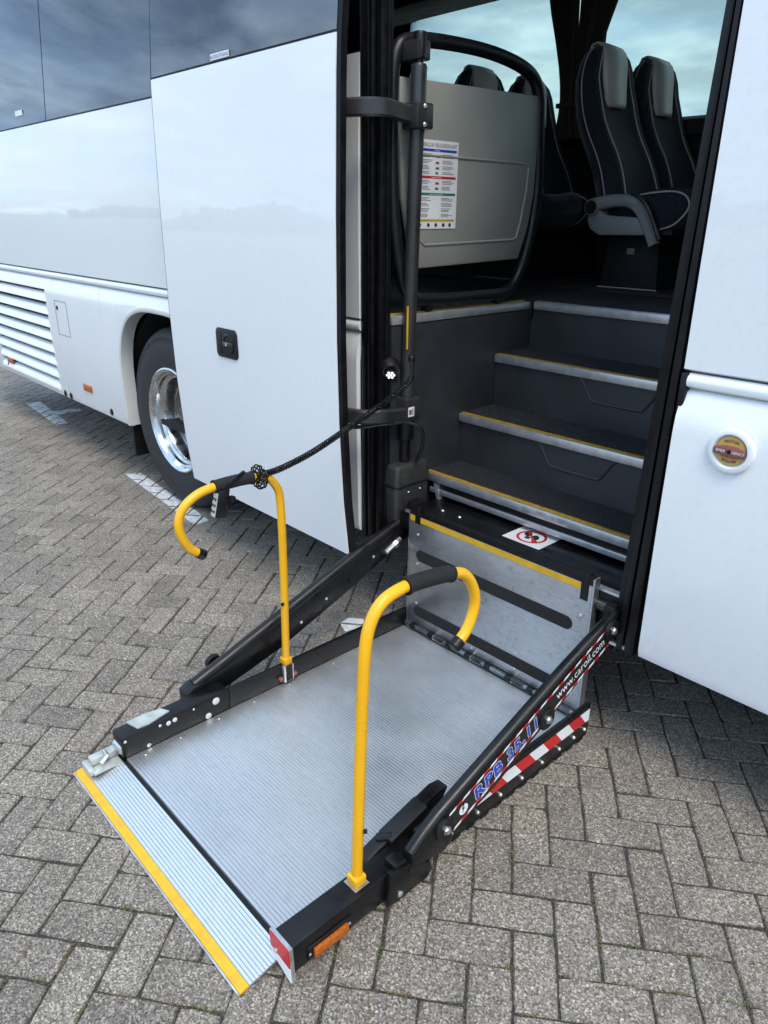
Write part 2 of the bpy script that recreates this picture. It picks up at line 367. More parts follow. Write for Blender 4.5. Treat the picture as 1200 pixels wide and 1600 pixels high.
for i in range(-2*rng, 2*rng):
    for j in range(-2*rng, 2*rng):
        k = (i-j) % 4
        if k not in (0, 3): continue
        o = ORG + A*(i*W) + B*(j*W)
        if not (X0 < o.x < X1 and Y0 < o.y < Y1): continue
        if k == 0: c = o + A*W + B*(W/2); ang = ANG; org = o
        else: c = o + A*(W/2) + B*W; ang = ANG + math.pi/2; org = o + A*W
        pr = inv_proj(c); score = -1
        if pr and -40 < pr[0] < 1240 and pr[1] < 1660:
            x, y = c.x, c.y
            hidden = (-1.9 < x < -1.0 and .55 < y < 1.82) or y > 2.2
            if not hidden: score = 1/pr[2]
        spots.append((score, org, ang))
spots.sort(key=lambda s: -s[0])
verts, faces, tints = [], [], []
BRICKS = []
for n, (score, org, ang) in enumerate(spots):
    me, v, f = variants[random.randrange(6)]
    tint = min(1, max(0, random.gauss(.5, .17))); dz = random.uniform(-.0016, .0016)
    tx, ty = random.gauss(0, .004), random.gauss(0, .004); da = random.gauss(0, .004)
    org = org + Vector((random.gauss(0, .0011), random.gauss(0, .0011), 0))
    mw = Matrix.Translation(org + Vector((0, 0, dz))) @ Matrix.Rotation(ang+da, 4, 'Z') @ Matrix.Rotation(tx, 4, 'X') @ Matrix.Rotation(ty*.5, 4, 'Y')
    BRICKS.append((org, ang, mw))
    if n < 300:
        o = bpy.data.objects.new('brick', me); C.objects.link(o); o.parent = pave; o.matrix_local = mw; o['tint'] = tint
    else:
        b = len(verts); verts += [tuple(mw @ Vector(p)) for p in v]
        faces += [tuple(q+b for q in ff) for ff in f]; tints += [tint]*len(v)
me = bpy.data.meshes.new('brick_field'); me.from_pydata(verts, [], faces); me.materials.append(M['brick_mass'])
at = me.attributes.new('tint', 'FLOAT', 'POINT'); at.data.foreach_set('value', tints)
o = bpy.data.objects.new('brick_field', me); C.objects.link(o); o.parent = pave; o['kind'] = 'stuff'

# white road paint: each polygon is cut by the pavers that it covers, so that the joints stay open
def clip(poly, a, b):
    res = []
    def side(p): return (b[0]-a[0])*(p[1]-a[1]) - (b[1]-a[1])*(p[0]-a[0])
    for i in range(len(poly)):
        p, q = poly[i-1], poly[i]; sp_, sq = side(p), side(q)
        if sp_*sq < 0: t = sp_/(sp_-sq); res.append((p[0]+(q[0]-p[0])*t, p[1]+(q[1]-p[1])*t))
        if sq >= 0: res.append(q)
    return res
def paint(polys):
    mb = MB()
    for poly in polys:
        cx = sum(p[0] for p in poly)/len(poly); cy = sum(p[1] for p in poly)/len(poly)
        for org, ang, mw in BRICKS:
            if abs(org.x-cx) > 1 or abs(org.y-cy) > 1: continue
            e = .006; q = [mw @ Vector(p) for p in ((e, e, 0), (2*W-e, e, 0), (2*W-e, W-e, 0), (e, W-e, 0))]
            c = list(poly)
            for i in range(4):
                if c: c = clip(c, q[i], q[(i+1) % 4])
            if len(c) > 2:
                inv = mw.inverted()
                pts = [mw @ Vector(((inv @ Vector((x, y, 0))).x, (inv @ Vector((x, y, 0))).y, .0012)) for x, y in c]
                mb.poly(pts)
    return mb.build('painted_line', 'paint_mark', pave, smooth=0)
paint([[(-6.965, 2.03), (-6.05, 1.96), (-6.045, 2.06), (-6.95, 2.15)], [(-6.52, 2.10), (-6.36, 2.09), (-6.36, 2.30), (-6.47, 2.32)]])
paint([[(-4.51, 1.85), (-3.45, 1.765), (-3.45, 1.86), (-4.48, 1.94)]])
paint([[(-2.09, 1.69), (-2.02, 1.665), (-2.0, 1.76), (-2.05, 1.79), (-2.10, 1.75)]])

# moss in the joints
def moss():
    mb = MB(); rnd = random.Random(4)
    px = [(932, 1467, .5), (790, 1507, .5), (980, 1228, .4), (800, 1340, .4), (140, 1362, .6), (190, 1433, .4), (480, 1590, .5), (1090, 1487, .5), (620, 1555, .4),
          (25, 1488, .4), (316, 1055, .5), (195, 1042, .5), (145, 1005, .6), (220, 1008, .6), (125, 870, .4), (268, 1062, .4), (20, 927, .5), (265, 1075, .4), (740, 1380, .4), (1180, 1410, .5), (1008, 1315, .4), (1130, 1205, .4), (330, 1560, .5), (95, 1490, .3)]
    px += [(rnd.uniform(0, 1200), 1600-1050*rnd.random()**1.6, rnd.uniform(.08, .3)) for _ in range(150)]
    for (x, y, s) in px:
        d = fw + rt*((x-600)/F_PX) - up*((y-800)/F_PX); t = -1.6/d.z; c = Vector((0, 0, 1.6)) + d*t
        # snap to the nearest joint line running along A or B
        q = c - ORG; u = q.dot(A); w = q.dot(B)
        du = round(u/W)*W - u; dw = round(w/W)*W - w
        along = A if abs(dw) < abs(du) else B
        c = c + (B*dw if along is A else A*du)
        mb.cur = 0 if rnd.random() < .6 else 1
        for k in range(int(110*s)):
            ta = rnd.gauss(0, .018); tb = rnd.gauss(0, .0035)
            perp = B if along is A else A
            p = c + along*ta + perp*tb; p.z = -.004 + rnd.uniform(0, .005)
            an = rnd.uniform(0, 6.28); l = rnd.uniform(.003, .008); dr = Vector((math.cos(an), math.sin(an), rnd.uniform(.1, .9))).normalized(); sd_ = Vector((-math.sin(an), math.cos(an), 0))*l*.35
            mb.poly([p - sd_*.4, p + dr*l*.5 + sd_, p + dr*l, p + dr*l*.5 - sd_])
    o = mb.build('moss', ['moss', 'moss_dry'], smooth=0); o['kind'] = 'stuff'
    tag(o, 'small green moss tufts growing in the paver joints', 'moss')
moss()

# far wood on the open side (seen only as a reflection)
def wood():
    mb = MB(); rnd = random.Random(12); 
    ico = bmesh.new(); bmesh.ops.create_icosphere(ico, subdivisions=2, radius=1); iv = [v.co.copy() for v in ico.verts]; fi = [tuple(v.index for v in f.verts) for f in ico.faces]; ico.free()
    for k in range(420):
        x = rnd.uniform(-420, 260); y = -170 + rnd.uniform(-12, 12); h = 6.5 + 3*math.sin(x*.021) + 1.6*math.sin(x*.067+1) + rnd.uniform(-2, 2)
        rx = rnd.uniform(3, 6); jit = [rnd.uniform(.75, 1.2) for _ in iv]
        mb.add([(x + p.x*rx*j, y + p.y*rx*j, h*.5 + p.z*h*.52*j) for p, j in zip(iv, jit)], fi)
    o = mb.build('far_wood', 'wood', smooth=0); o['kind'] = 'stuff'; tag(o, 'distant dark line of trees behind the open field', 'trees')
wood()

# ------------------------------------------------------------------ coach
coach = thing('coach', (-2, 3, 0), 'white touring coach with its side door open behind the wheelchair lift', 'coach')
YS = 1.83
LOW = [(.378, 1.842), (.384, 1.83), (.41, 1.822), (.8, 1.815), (1.08, 1.815), (1.125, 1.819), (1.165, 1.831), (1.186, 1.838), (1.194, 1.85)]
def prof(tab, z):
    if z <= tab[0][0]: return tab[0][1]
    for (a, p), (b, q) in zip(tab, tab[1:]):
        if z <= b: return p + (q-p)*(z-a)/(b-a)
    return tab[-1][1]
def sheet(xs, zlist, yf, thick=.02, dy=0):
    # zlist: function x -> list of z ; solidified inward
    mb = MB(); cols = [[(x, yf(z)+dy, z) for z in zlist(x)] for x in xs]; n = len(cols[0]); k = len(cols)
    fr = [p for c in cols for p in c]; bk = [(p[0], p[1]+thick, p[2]) for p in fr]
    fs = []
    for i in range(k-1):
        for j in range(n-1):
            a = i*n+j; fs.append((a, a+n, a+n+1, a+1)); b = a + k*n; fs.append((b+1, b+n+1, b+n, b))
    o = k*n
    for i in range(k-1):
        a = i*n; fs.append((a, a+o, a+n+o, a+n)); a = i*n+n-1; fs.append((a+n, a+n+o, a+o, a))
    for j in range(n-1):
        fs.append((j+1, j+1+o, j+o, j)); a = (k-1)*n+j; fs.append((a, a+o, a+1+o, a+1))
    mb.add(fr+bk, fs); return mb
def lin(a, b, n): return [a+(b-a)*i/(n-1) for i in range(n)]
LZ = [z for z, y in LOW]
def low_panel(x0, x1, name='lower_panel'):
    return sheet([x0+.003, x0+.006, x1-.006, x1-.003], lambda x: LZ, lambda z: prof(LOW, z)).build(name, 'white', coach, smooth=40)
UPZ = [1.24, 1.245, 1.5, 1.8, 2.095, 2.1]
UP = [(1.24, 1.838), (1.245, 1.830), (1.5, 1.828), (1.8, 1.828), (2.095, 1.83), (2.1, 1.836)]
def up_panel(x0, x1, top=2.1):
    zl = [z for z in UPZ if z < top-.01] + [top]
    return sheet([x0+.002, x0+.005, x1-.005, x1-.002], lambda x: zl, lambda z: prof(UP, z) if z <= 2.1 else 1.836+.09*(z-2.1)).build('upper_panel', 'white', coach, smooth=40)
def belt(x0, x1):
    mb = MB(); mb.prism([(1.86, 1.197), (1.838, 1.197), (1.829, 1.203), (1.826, 1.214), (1.829, 1.227), (1.838, 1.235), (1.86, 1.235)], 'x', x0, x1)
    mb.build('belt_moulding', 'white', coach, smooth=40)
GR0, GR1 = -7.2, -5.265          # grille panel
# grille panel as a frame round the louvres
gr = MB()
zt, zb = 1.115, .425
gx0, gx1 = -6.62, -5.385
def profbox(mb, x0, x1, z0, z1, n=6):
    zs = sorted(set([z0, z1] + [z for z in LZ if z0 < z < z1]))
    s = sheet([x0, x1], lambda x: zs, lambda z: prof(LOW, z)); mb.add(s.v, s.f)
profbox(gr, GR0, gx0, .378, 1.194); profbox(gr, gx1, GR1-.003, .378, 1.194)
profbox(gr, gx0, gx1, .378, zb); profbox(gr, gx0, gx1, zt, 1.194)
grille = gr.build('grille', 'white', coach, smooth=40)
for k in range(8):
    z = 1.098 - k*.0875
    mb = MB(); mb.prism([(1.852, z), (1.834, z-.004), (1.816, z-.034), (1.811, z-.060), (1.816, z-.065), (1.824, z-.058), (1.846, z-.012)], 'x', gx0-.01, gx1+.012)
    mb.build('louvre', 'white', grille, smooth=50)
MB().box(gx0-.1, gx1+.05, 1.93, 1.95, .4, 1.15).build('radiator_mesh', 'dark_inner', coach)
low_panel(GR1, -4.49)
# panel with the wheel arch
WX, WZ = -3.745, .515
def arch_z(x, a=.535, b=.60, n=3.0):
    t = abs(x-WX)/a
    return WZ + b*(1-t**n)**(1/n) if t < 1 else None
xs = [-4.487, -4.484] + lin(-4.45, WX-.5351, 6)
sheet(xs, lambda x: LZ, lambda z: prof(LOW, z)).build('lower_panel', 'white', coach, smooth=40)
xa = [WX-.535*math.cos(t) for t in lin(0.0, math.pi, 49)]
def archcol(x):
    z0 = arch_z(x) or WZ
    if abs(abs(x-WX)-.535) < 1e-6: z0 = WZ
    return lin(z0, 1.125, 10) + [1.165, 1.186, 1.194]
sheet(xa, archcol, lambda z: prof(LOW, z)).build('lower_panel', 'white', coach, smooth=40)
low_panel(WX+.535-.003, -2.112)
# flare round the arch
path = [(WX-.535, .385)] + [(WX-.535, z) for z in lin(.42, .5, 4)] + [(x, arch_z(x) or WZ) for x in xa[1:-1]] + [(WX+.535, z) for z in lin(.5, .42, 4)] + [(WX+.535, .385)]
rings = []
for i, (x, z) in enumerate(path):
    a = path[max(i-1, 0)]; b = path[min(i+1, len(path)-1)]; t = Vector((b[0]-a[0], 0, b[1]-a[1])).normalized(); nrm = Vector((-t.z, 0, t.x))
    y = prof(LOW, z)
    rings.append([Vector((x, y, z)) + nrm*u + Vector((0, w, 0)) for u, w in ((.020, .004), (.016, -.006), (.002, -.010), (-.008, -.006), (-.011, .015), (-.009, .07), (.008, .07))])
MB().rings(rings).build('wheel_arch', 'white_inner', coach, smooth=50)
# inner wheel housing
rg = []
for t in lin(-.15, math.pi+.15, 24):
    rg.append([(WX-.62*math.cos(t), y, WZ+.62*math.sin(t)) for y in (1.90, 2.75)])
mb = MB()
for a, b in zip(rg, rg[1:]): mb.add([a[0], a[1], b[1], b[0]], [(0, 1, 2, 3)])
mb.add([(WX-.7, 2.75, .2), (WX+.7, 2.75, .2), (WX+.7, 2.75, 1.2), (WX-.7, 2.75, 1.2)], [(0, 1, 2, 3)])
mb.build('wheel_housing', 'underbody', coach)
MB().box(-4.34, -4.315, 1.86, 2.25, .17, .5).build('mud_flap', 'black_rubber', coach, .004)
for a, b in ((-7.2, -4.49), (-4.486, -2.112)): belt(a, b)
up_panel(-7.2, -3.58); up_panel(-3.576, -2.112)
# right of the door
low_panel(-.848, 3.5); up_panel(-.85, 3.5, 3.1); belt(-.835, 3.5)
MB().box(-.853, -.833, 1.826, 1.86, 1.13, 1.236).build('hinge_cover', 'black_plastic', coach, .006)
# access flap, lamps and plugs on the rear panels
fl = MB()
for (x0, x1, z0, z1) in ((-5.222, -5.021, .8345, .8365), (-5.222, -5.021, 1.0565, 1.0585), (-5.222, -5.22, .8365, 1.0565), (-5.023, -5.021, .8365, 1.0565)): fl.box(x0, x1, 1.8135, 1.82, z0, z1)
flap = fl.build('access_flap', 'black_rubber', coach)
MB().lathe([(.014, 0), (.014, .006), (.006, .008), (0, .008)], (-5.185, 1.817, 1.012), (0, -1, 0), 16).build('lock', 'black_plastic', flap)
for x, z in ((-4.853, .523), (-6.42, .489)):
    s = MB().box(x-.065, x+.065, 1.808, 1.825, z-.024, z+.024).build('marker_lamp', 'orange', coach, .01)
for x, z in ((-5.30, .412), (-5.195, .412), (-4.52, .425), (-6.5, .44)):
    MB().lathe([(.022, 0), (.022, .004), (.012, .009), (0, .009)], (x, prof(LOW, z)+.001, z), (0, -1, 0), 16).build('rubber_plug', 'black_rubber', coach)
# near side windows
def wy(z): return 1.834 + .09*(z-2.1)
def pane(x0, x1, z0=2.108, z1=3.02, parent=None, name='window', yf=wy, m='glass_dark', th=.008):
    mb = MB(); mb.hexa([(x0, yf(z0), z0), (x1, yf(z0), z0), (x1, yf(z0)+th, z0), (x0, yf(z0)+th, z0), (x0, yf(z1), z1), (x1, yf(z1), z1), (x1, yf(z1)+th, z1), (x0, yf(z1)+th, z1)])
    return mb.build(name, m, parent or coach, smooth=0)
for a, b in ((-7.2, -6.28), (-6.27, -4.955), (-4.945, -3.585), (-3.575, -2.112)): pane(a, b)
mb = MB()
for x in (-6.275, -4.95, -3.58): mb.hexa([(x-.006, wy(2.1)+.004, 2.1), (x+.006, wy(2.1)+.004, 2.1), (x+.006, 1.88, 2.1), (x-.006, 1.88, 2.1), (x-.006, wy(3.05)+.004, 3.05), (x+.006, wy(3.05)+.004, 3.05), (x+.006, 1.98, 3.05), (x-.006, 1.98, 3.05)])
mb.box(-7.2, -2.112, 1.838, 1.87, 2.0995, 2.1085)
mb.build('window_seal', 'black_rubber', coach)
MB().box(-4.83*1.123-.03, -4.83*1.123+.09, 1.835, 1.8395, 2.165, 2.195).build('window_sticker', 'white_sticker', coach)
# roof, ends, far side, floor, ceiling
XB0, XB1, YF = -7.2, 3.5, 4.36
mb = MB(); mb.prism([(1.93, 3.03), (1.96, 3.2), (2.1, 3.36), (2.5, 3.42), (3.7, 3.42), (4.1, 3.36), (4.24, 3.2), (4.27, 3.03)], 'x', XB0, XB1); mb.build('roof', 'white', coach, .01)
MB().box(XB0-.04, XB0, 1.84, YF, .4, 3.3).build('rear_wall', 'white', coach, .02)
MB().box(XB1, XB1+.04, 1.84, YF, .4, 3.3).build('front_wall', 'white', coach, .02)
MB().box(XB0, XB1, YF-.04, YF, .38, 2.1).build('far_wall', 'dark_inner', coach)
mb = MB(); mb.box(XB0, -2.06, 1.9, YF-.045, 1.2, 1.258); mb.box(-2.06, -.80, 2.75, YF-.045, 1.2, 1.258); mb.box(-.80, XB1, 1.9, YF-.045, 1.2, 1.258)
mb.build('floor', 'carpet', coach)
mb = MB(); mb.box(XB0, -2.2, 1.9, YF-.05, .44, .47); mb.box(-.8, XB1, 1.9, YF-.05, .44, .47); mb.box(-2.2, -.8, 2.35, YF-.05, .44, .47); mb.box(-4.6, -4.5, 1.95, YF-.05, .42, 1.19); mb.box(-3.0, -2.9, 1.95, YF-.05, .42, 1.19); mb.build('underbody', 'underbody', coach)
mb = MB(); mb.box(XB0, XB1, 1.93, 4.27, 3.0, 3.026); mb.build('ceiling', 'light_lining', coach)
mb = MB(); mb.prism([(4.30, 2.88), (3.72, 2.80), (3.64, 2.86), (3.62, 2.99), (4.30, 2.99)], 'x', XB0, XB1); mb.build('luggage_rack', 'ceiling', coach, .01)
mb = MB(); mb.prism([(1.95, 2.86), (2.5, 2.80), (2.56, 2.86), (2.58, 2.99), (1.95, 2.99)], 'x', XB0, -2.25); mb.build('luggage_rack', 'ceiling', coach, .01)
fy = lambda z: YF - .03 - .06*(z-2.1)
for a, b in ((XB0, -4.99), (-4.9, -2.88), (-2.8, -.98), (-.9, 1.2), (1.28, XB1)): pane(a, b, 2.12, 3.0, None, 'far_window', fy, 'glass_far', .006)
for x in (-4.945, -2.84, -.94, 1.24): MB().box(x-.045, x+.045, YF-.1, YF-.02, 2.0, 3.0).build('window_pillar', 'dark_inner', coach)
MB().prism([(YF-.10, 2.03), (YF-.11, 2.10), (YF-.02, 2.125), (YF-.02, 2.03)], 'x', XB0, XB1).build('window_ledge', 'ceiling', coach)
MB().box(XB0, XB1, 3.32, 4.31, 1.26, 1.275).build('seat_rail', 'ceiling', coach)
MB().box(XB0, XB1, 4.24, 4.30, 1.27, 1.52).build('heater_duct', 'ceiling', coach, .01)

# door jambs with their rubber ridges
def taper(mb, x0, x1, y0, y1, z0, z1, s0=0, s1=0):
    mb.hexa([(x0, y0, z0), (x1, y0, z0), (x1, y1, z0), (x0, y1, z0), (x0+s0, y0, z1), (x1+s1, y0, z1), (x1+s1, y1, z1), (x0+s0, y1, z1)])
lj = MB()
for x0, x1, y0 in ((-2.112, -2.085, 1.835), (-2.085, -2.068, 1.852), (-2.068, -2.045, 1.830), (-2.045, -2.03, 1.85), (-2.03, -2.008, 1.838), (-2.008, -1.998, 1.86)): lj.box(x0, x1, y0, 1.882, .36, 3.0)
lj.build('door_jamb', 'black_rubber', coach, .004)
rj = MB()
for x0, x1, y0, a, b in ((-.955, -.925, 1.862, .055, .05), (-.925, -.905, 1.838, .05, .035), (-.905, -.893, 1.852, .035, .03), (-.893, -.865, 1.83, .03, .012), (-.865, -.853, 1.85, .012, 0)): taper(rj, x0, x1, y0, 1.98, .372, 3.0, a*1.5, b*1.5)
rj.build('door_jamb', 'black_rubber', coach, .003)

# stairwell
SW = -1.995
MB().box(SW-.04, SW, 1.886, 2.75, .47, 1.222).build('stair_wall', 'stair', coach)
MB().box(-.86, -.82, 1.985, 2.75, .47, 3.0).build('stair_wall', 'stair', coach)
mb = MB(); mb.box(SW-.05, SW+.004, 1.886, 2.715, 1.2255, 1.257)
mb.build('ledge_trim', 'step_alu', coach, .003)
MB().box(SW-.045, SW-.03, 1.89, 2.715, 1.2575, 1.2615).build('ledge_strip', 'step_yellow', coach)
MB().box(SW-.045, SW+.012, 2.713, 2.735, 1.19, 1.262).build('corner_post', 'black_plastic', coach, .003)
ST = [(2.077, .62), (2.276, .832), (2.49, 1.055), (2.72, 1.259)]
for k, (y, z) in enumerate(ST):
    y2 = ST[k+1][0] if k < 3 else 3.2
    st = thing('step', (-1.4, y, z), '', ''); del st['label']; del st['category']; st.parent = coach; st.location = Vector((-1.4, y, z)) - wloc(coach)
    xr = -.865
    # tread body, with rounded carpet on top
    MB().box(SW+.002, xr, y+.034, y2+.02, z-.02, z+.0015).build('tread', 'carpet', st)
    MB().box(SW+(.018 if k == 3 else .004), xr, y, y+.012, z-.034, z).build('nosing', 'step_alu', st, .003)
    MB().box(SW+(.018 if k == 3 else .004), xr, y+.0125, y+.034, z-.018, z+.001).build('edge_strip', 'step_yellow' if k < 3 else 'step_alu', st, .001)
    if k:
        zb_ = ST[k-1][1] + .002
        rs = MB().box(SW+.002, xr, y+.014, y+.03, zb_, z-.022).build('riser', 'stair', st)
        if k in (1, 2):   # scooped pull recess: a raised lip round a shallow pan
            xc = -1.42 if k == 1 else -1.40; hw = .17; zt_ = z-.036; d = .085
            outl = [(xc-hw, zt_), (xc-hw+.02, zt_-.02), (xc-hw+.055, zt_-d+.012), (xc-hw+.085, zt_-d), (xc+hw-.085, zt_-d), (xc+hw-.055, zt_-d+.012), (xc+hw-.02, zt_-.02), (xc+hw, zt_)]
            MB().tube([(x, y+.014, zz) for x, zz in curve_pts([Vector((a, b, 0)) for a, b in outl], 4) for zz in [0]] if False else [(p.x, y+.0135, p.y) for p in curve_pts([Vector((a, b, 0)) for a, b in outl], 4)], .006, 8).build('recess_rim', 'stair', st)
            MB().prism([(p.x, p.y) for p in curve_pts([Vector((a, b, 0)) for a, b in outl], 3)], 'y', y+.0118, y+.0145).build('recess_pan', 'dark_inner' if False else 'stair', st)
    else:
        MB().box(SW+.03, xr, y+.006, y+.018, z-.085, z-.062).build('lower_rail', 'step_alu', st, .003)
        MB().box(SW+.03, xr, y+.019, y+.05, z-.09, z-.036).build('front_board', 'black_plastic', st)
        MB().hexa([(SW+.09, y+.004, z-.17), (SW+.105, y+.004, z-.17), (SW+.105, y+.03, z-.17), (SW+.09, y+.03, z-.17), (SW+.055, y+.004, z-.04), (SW+.075, y+.004, z-.04), (SW+.075, y+.03, z-.04), (SW+.055, y+.03, z-.04)]).build('bracket', 'step_alu', st)
MB().box(SW-.1, -.8, 2.3, 2.34, .44, .83).build('stair_back', 'underbody', coach)
MB().box(SW-.12, SW-.042, 1.886, 2.05, .40, 1.19).build('stair_side_frame', 'stair', coach)

# partition behind the stairwell
PX = -2.02
fr = [(1.915, 2.10), (2.0, 2.143), (2.22, 2.158), (2.44, 2.153), (2.62, 2.122), (2.695, 2.06), (2.715, 1.92), (2.735, 1.72), (2.71, 1.52), (2.65, 1.37), (2.57, 1.305), (2.4, 1.298), (2.1, 1.302), (1.99, 1.33), (1.94, 1.45), (1.905, 1.65), (1.895, 1.95)]
part = MB().tube(curve_pts([(PX, y, z) for y, z in fr], 5, True), .024, 12, True).build('partition', 'black_plastic', coach)
po = [(1.925, 2.03), (2.69, 2.045), (2.705, 1.88), (2.705, 1.70), (2.68, 1.56), (2.63, 1.436), (2.03, 1.418), (1.985, 1.5), (1.945, 1.66), (1.925, 1.85)]
MB().prism(po, 'x', PX-.012, PX+.010).build('partition_panel', 'panel_beige', part, .006)
rim = [(2.03, 1.80), (2.64, 1.80), (2.655, 1.785), (2.65, 1.70), (2.625, 1.58), (2.605, 1.52), (2.58, 1.512), (2.06, 1.50), (2.03, 1.52), (2.0, 1.62), (2.0, 1.78)]
MB().tube([(PX+.0085, y, z) for y, z in rim], .006, 8, True).build('panel_bead', 'panel_beige', part)
for y in (2.08, 2.5): MB().box(PX-.02, PX+.015, y, y+.03, 1.262, 1.29).build('partition_foot', 'black_plastic', part)

# ---- open door: curved outer skin standing outside the body
DX0, DX1 = -3.165, -1.972
DP = [(.372, 1.655), (.379, 1.645), (.6, 1.622), (.9, 1.606), (1.2, 1.601), (1.6, 1.605), (2.0, 1.615), (2.106, 1.620)]
dp = lambda z: prof(DP, z)
dz = [.372, .379, .45, .6, .75, .9, 1.05, 1.2, 1.4, 1.6, 1.8, 2.0, 2.106]
door = sheet([DX0, DX0+.004, DX1-.004, DX1], lambda x: dz, dp, .035).build('door', 'white', coach, smooth=40)
dwy = lambda z: 1.622 + .09*(z-2.106)
pane(DX0, DX1, 2.114, 3.02, door, 'door_window', dwy, 'glass_dark', .03)
mb = MB(); mb.box(DX0, DX1, 1.626, 1.65, 2.1065, 2.1135); mb.build('window_seal', 'black_rubber', door)
mb = MB()
zz = dz + [2.4, 2.7, 3.02]
f2 = lambda z: dp(z) if z <= 2.106 else dwy(z)
for x0, x1, o0, o1 in ((DX1+.0005, DX1+.014, .004, .034), (DX0-.009, DX0-.0005, .003, .04)):
    mb.rings([[(x0, f2(z)+o0, z), (x1, f2(z)+o0+.006, z), (x1, f2(z)+o1, z), (x0, f2(z)+o1, z)] for z in zz])
mb.build('edge_seal', 'black_rubber', door, smooth=30)
inn = MB(); inn.box(DX0+.03, DX1-.16, 1.662, 1.70, .42, 2.95); inn.build('inner_frame', 'black_plastic', door, .01)
hd = MB(); hy = dp(1.1)
rr_ = .022; hd.prism([(cx0 + rr_*math.cos(a0+t), cz0_ + rr_*math.sin(a0+t)) for cx0, cz0_, a0 in ((-2.605-rr_, 1.165-rr_, 0), (-2.765+rr_, 1.165-rr_, math.pi/2), (-2.765+rr_, 1.045+rr_, math.pi), (-2.605-rr_, 1.045+rr_, 1.5*math.pi)) for t in lin(0, math.pi/2, 6)], 'y', hy-.006, hy+.004); hnd = hd.build('handle', 'black_plastic', door, .002)
MB().box(-2.75, -2.722, hy-.0085, hy-.004, 1.06, 1.148).build('finger_slot', 'dark_inner', hnd, .004)
MB().lathe([(.042, 0), (.042, .004), (.036, .006), (.034, .003), (0, .003)], (-2.665, hy-.005, 1.105), (0, -1, 0), 28).build('dial', 'black_plastic', hnd)
MB().box(-2.70, -2.63, hy-.018, hy-.006, 1.096, 1.114).build('grip_bar', 'anthracite', hnd, .004)
MB().lathe([(.008, 0), (.008, .003), (0, .003)], (-2.665, hy-.018, 1.105), (0, -1, 0), 14).build('lock_barrel', 'zinc', hnd)
stk = MB().box(-2.690, -2.568, 1.619, 1.6225, 2.1165, 2.1365).build('sticker', 'white_sticker', door)
MB().text('NOODUITGANG', .0165, (-2.629, 1.6183, 2.1205), (1, 0, 0), (0, 0, 1), align='CENTER').build('sticker_text', 'blue_print', stk, smooth=0)

# door swing arms and turning post
PT, PB = Vector((-1.946, 1.95, 2.148)), Vector((-1.982, 1.95, .69))
pp = lambda z: PB + (PT-PB)*((z-PB.z)/(PT.z-PB.z))
post = MB().tube([pp(.93), pp(1.89)], .025, 20).build('door_post', 'anthracite', coach)
MB().lathe([(.027, 0), (.027, .19), (.023, .2)], pp(1.86), PT-PB, 20).build('post_sleeve', 'anthracite', post)
MB().lathe([(.0135, 0), (.0135, .02), (.022, .022), (.022, .085), (.018, .095), (0, .097)], pp(2.055), PT-PB, 20).build('post_pin', 'black_metal', post)
MB().box(-2.10, -1.930, 1.925, 1.985, 2.07, 2.127).build('post_bracket', 'anthracite', post, .006)
MB().lathe([(.021, 0), (.021, .09), (.034, .095), (.034, .165), (.029, .17), (.029, .24)], pp(.695), PT-PB, 20).build('post_foot', 'black_metal', post)
MB().box(-1.957, -1.953, 1.923, 1.929, 1.14, 1.295).build('yellow_line', 'yellow_strip', post)
def arm(z, h, name='door_arm'):
    path = curve_pts([(-2.22, 1.70, z), (-2.10, 1.705, z), (-2.0, 1.74, z), (-1.955, 1.80, z), (-1.952, 1.87, z-.008), (-1.956, 1.94, z-.012)], 5); rg = []
    for i, p in enumerate(path):
        t = (path[min(i+1, len(path)-1)] - path[max(i-1, 0)]).normalized(); nn = Vector((t.y, -t.x, 0))
        rg.append([p + nn*a + Vector((0, 0, b)) for a, b in ((.016, -h*.38), (.016, h*.38), (.010, h*.5), (-.010, h*.5), (-.016, h*.38), (-.016, -h*.38), (-.010, -h*.5), (.010, -h*.5))])
    return MB().rings(rg).build(name, 'anthracite', coach, smooth=40)
a1 = arm(1.922, .055); a2 = arm(.906, .053)
MB().box(-1.99, -1.912, 1.912, 1.99, 1.868, 1.948).build('clamp', 'anthracite', a1, .008)
for dz_ in (-.027, .027): screw(a1, (-1.9118, 1.945, 1.908+dz_), (1, 0, 0), .008, .006, 'zinc', 'clamp_bolt')
MB().box(-2.008, -1.938, 1.914, 1.99, .865, .955).build('clamp', 'anthracite', a2, .008)
MB().box(-1.9378, -1.9365, 1.922, 1.954, .885, .922).build('clamp_label', 'white_sticker', a2)
MB().box(-1.9363, -1.936, 1.926, 1.94, .893, .912).build('label_mark', 'brown_red', a2); MB().box(-1.9363, -1.936, 1.944, 1.948, .89, .916).build('label_mark', 'black_print', a2)
MB().tube(curve_pts([(-2.2, 1.71, .865), (-2.05, 1.735, .857), (-1.96, 1.83, .872), (-1.92, 1.91, .87), (-1.89, 1.95, .84), (-1.895, 1.96, .77), (-1.93, 1.965, .70)], 6), .0075, 8).build('door_cable', 'black_rubber', coach)
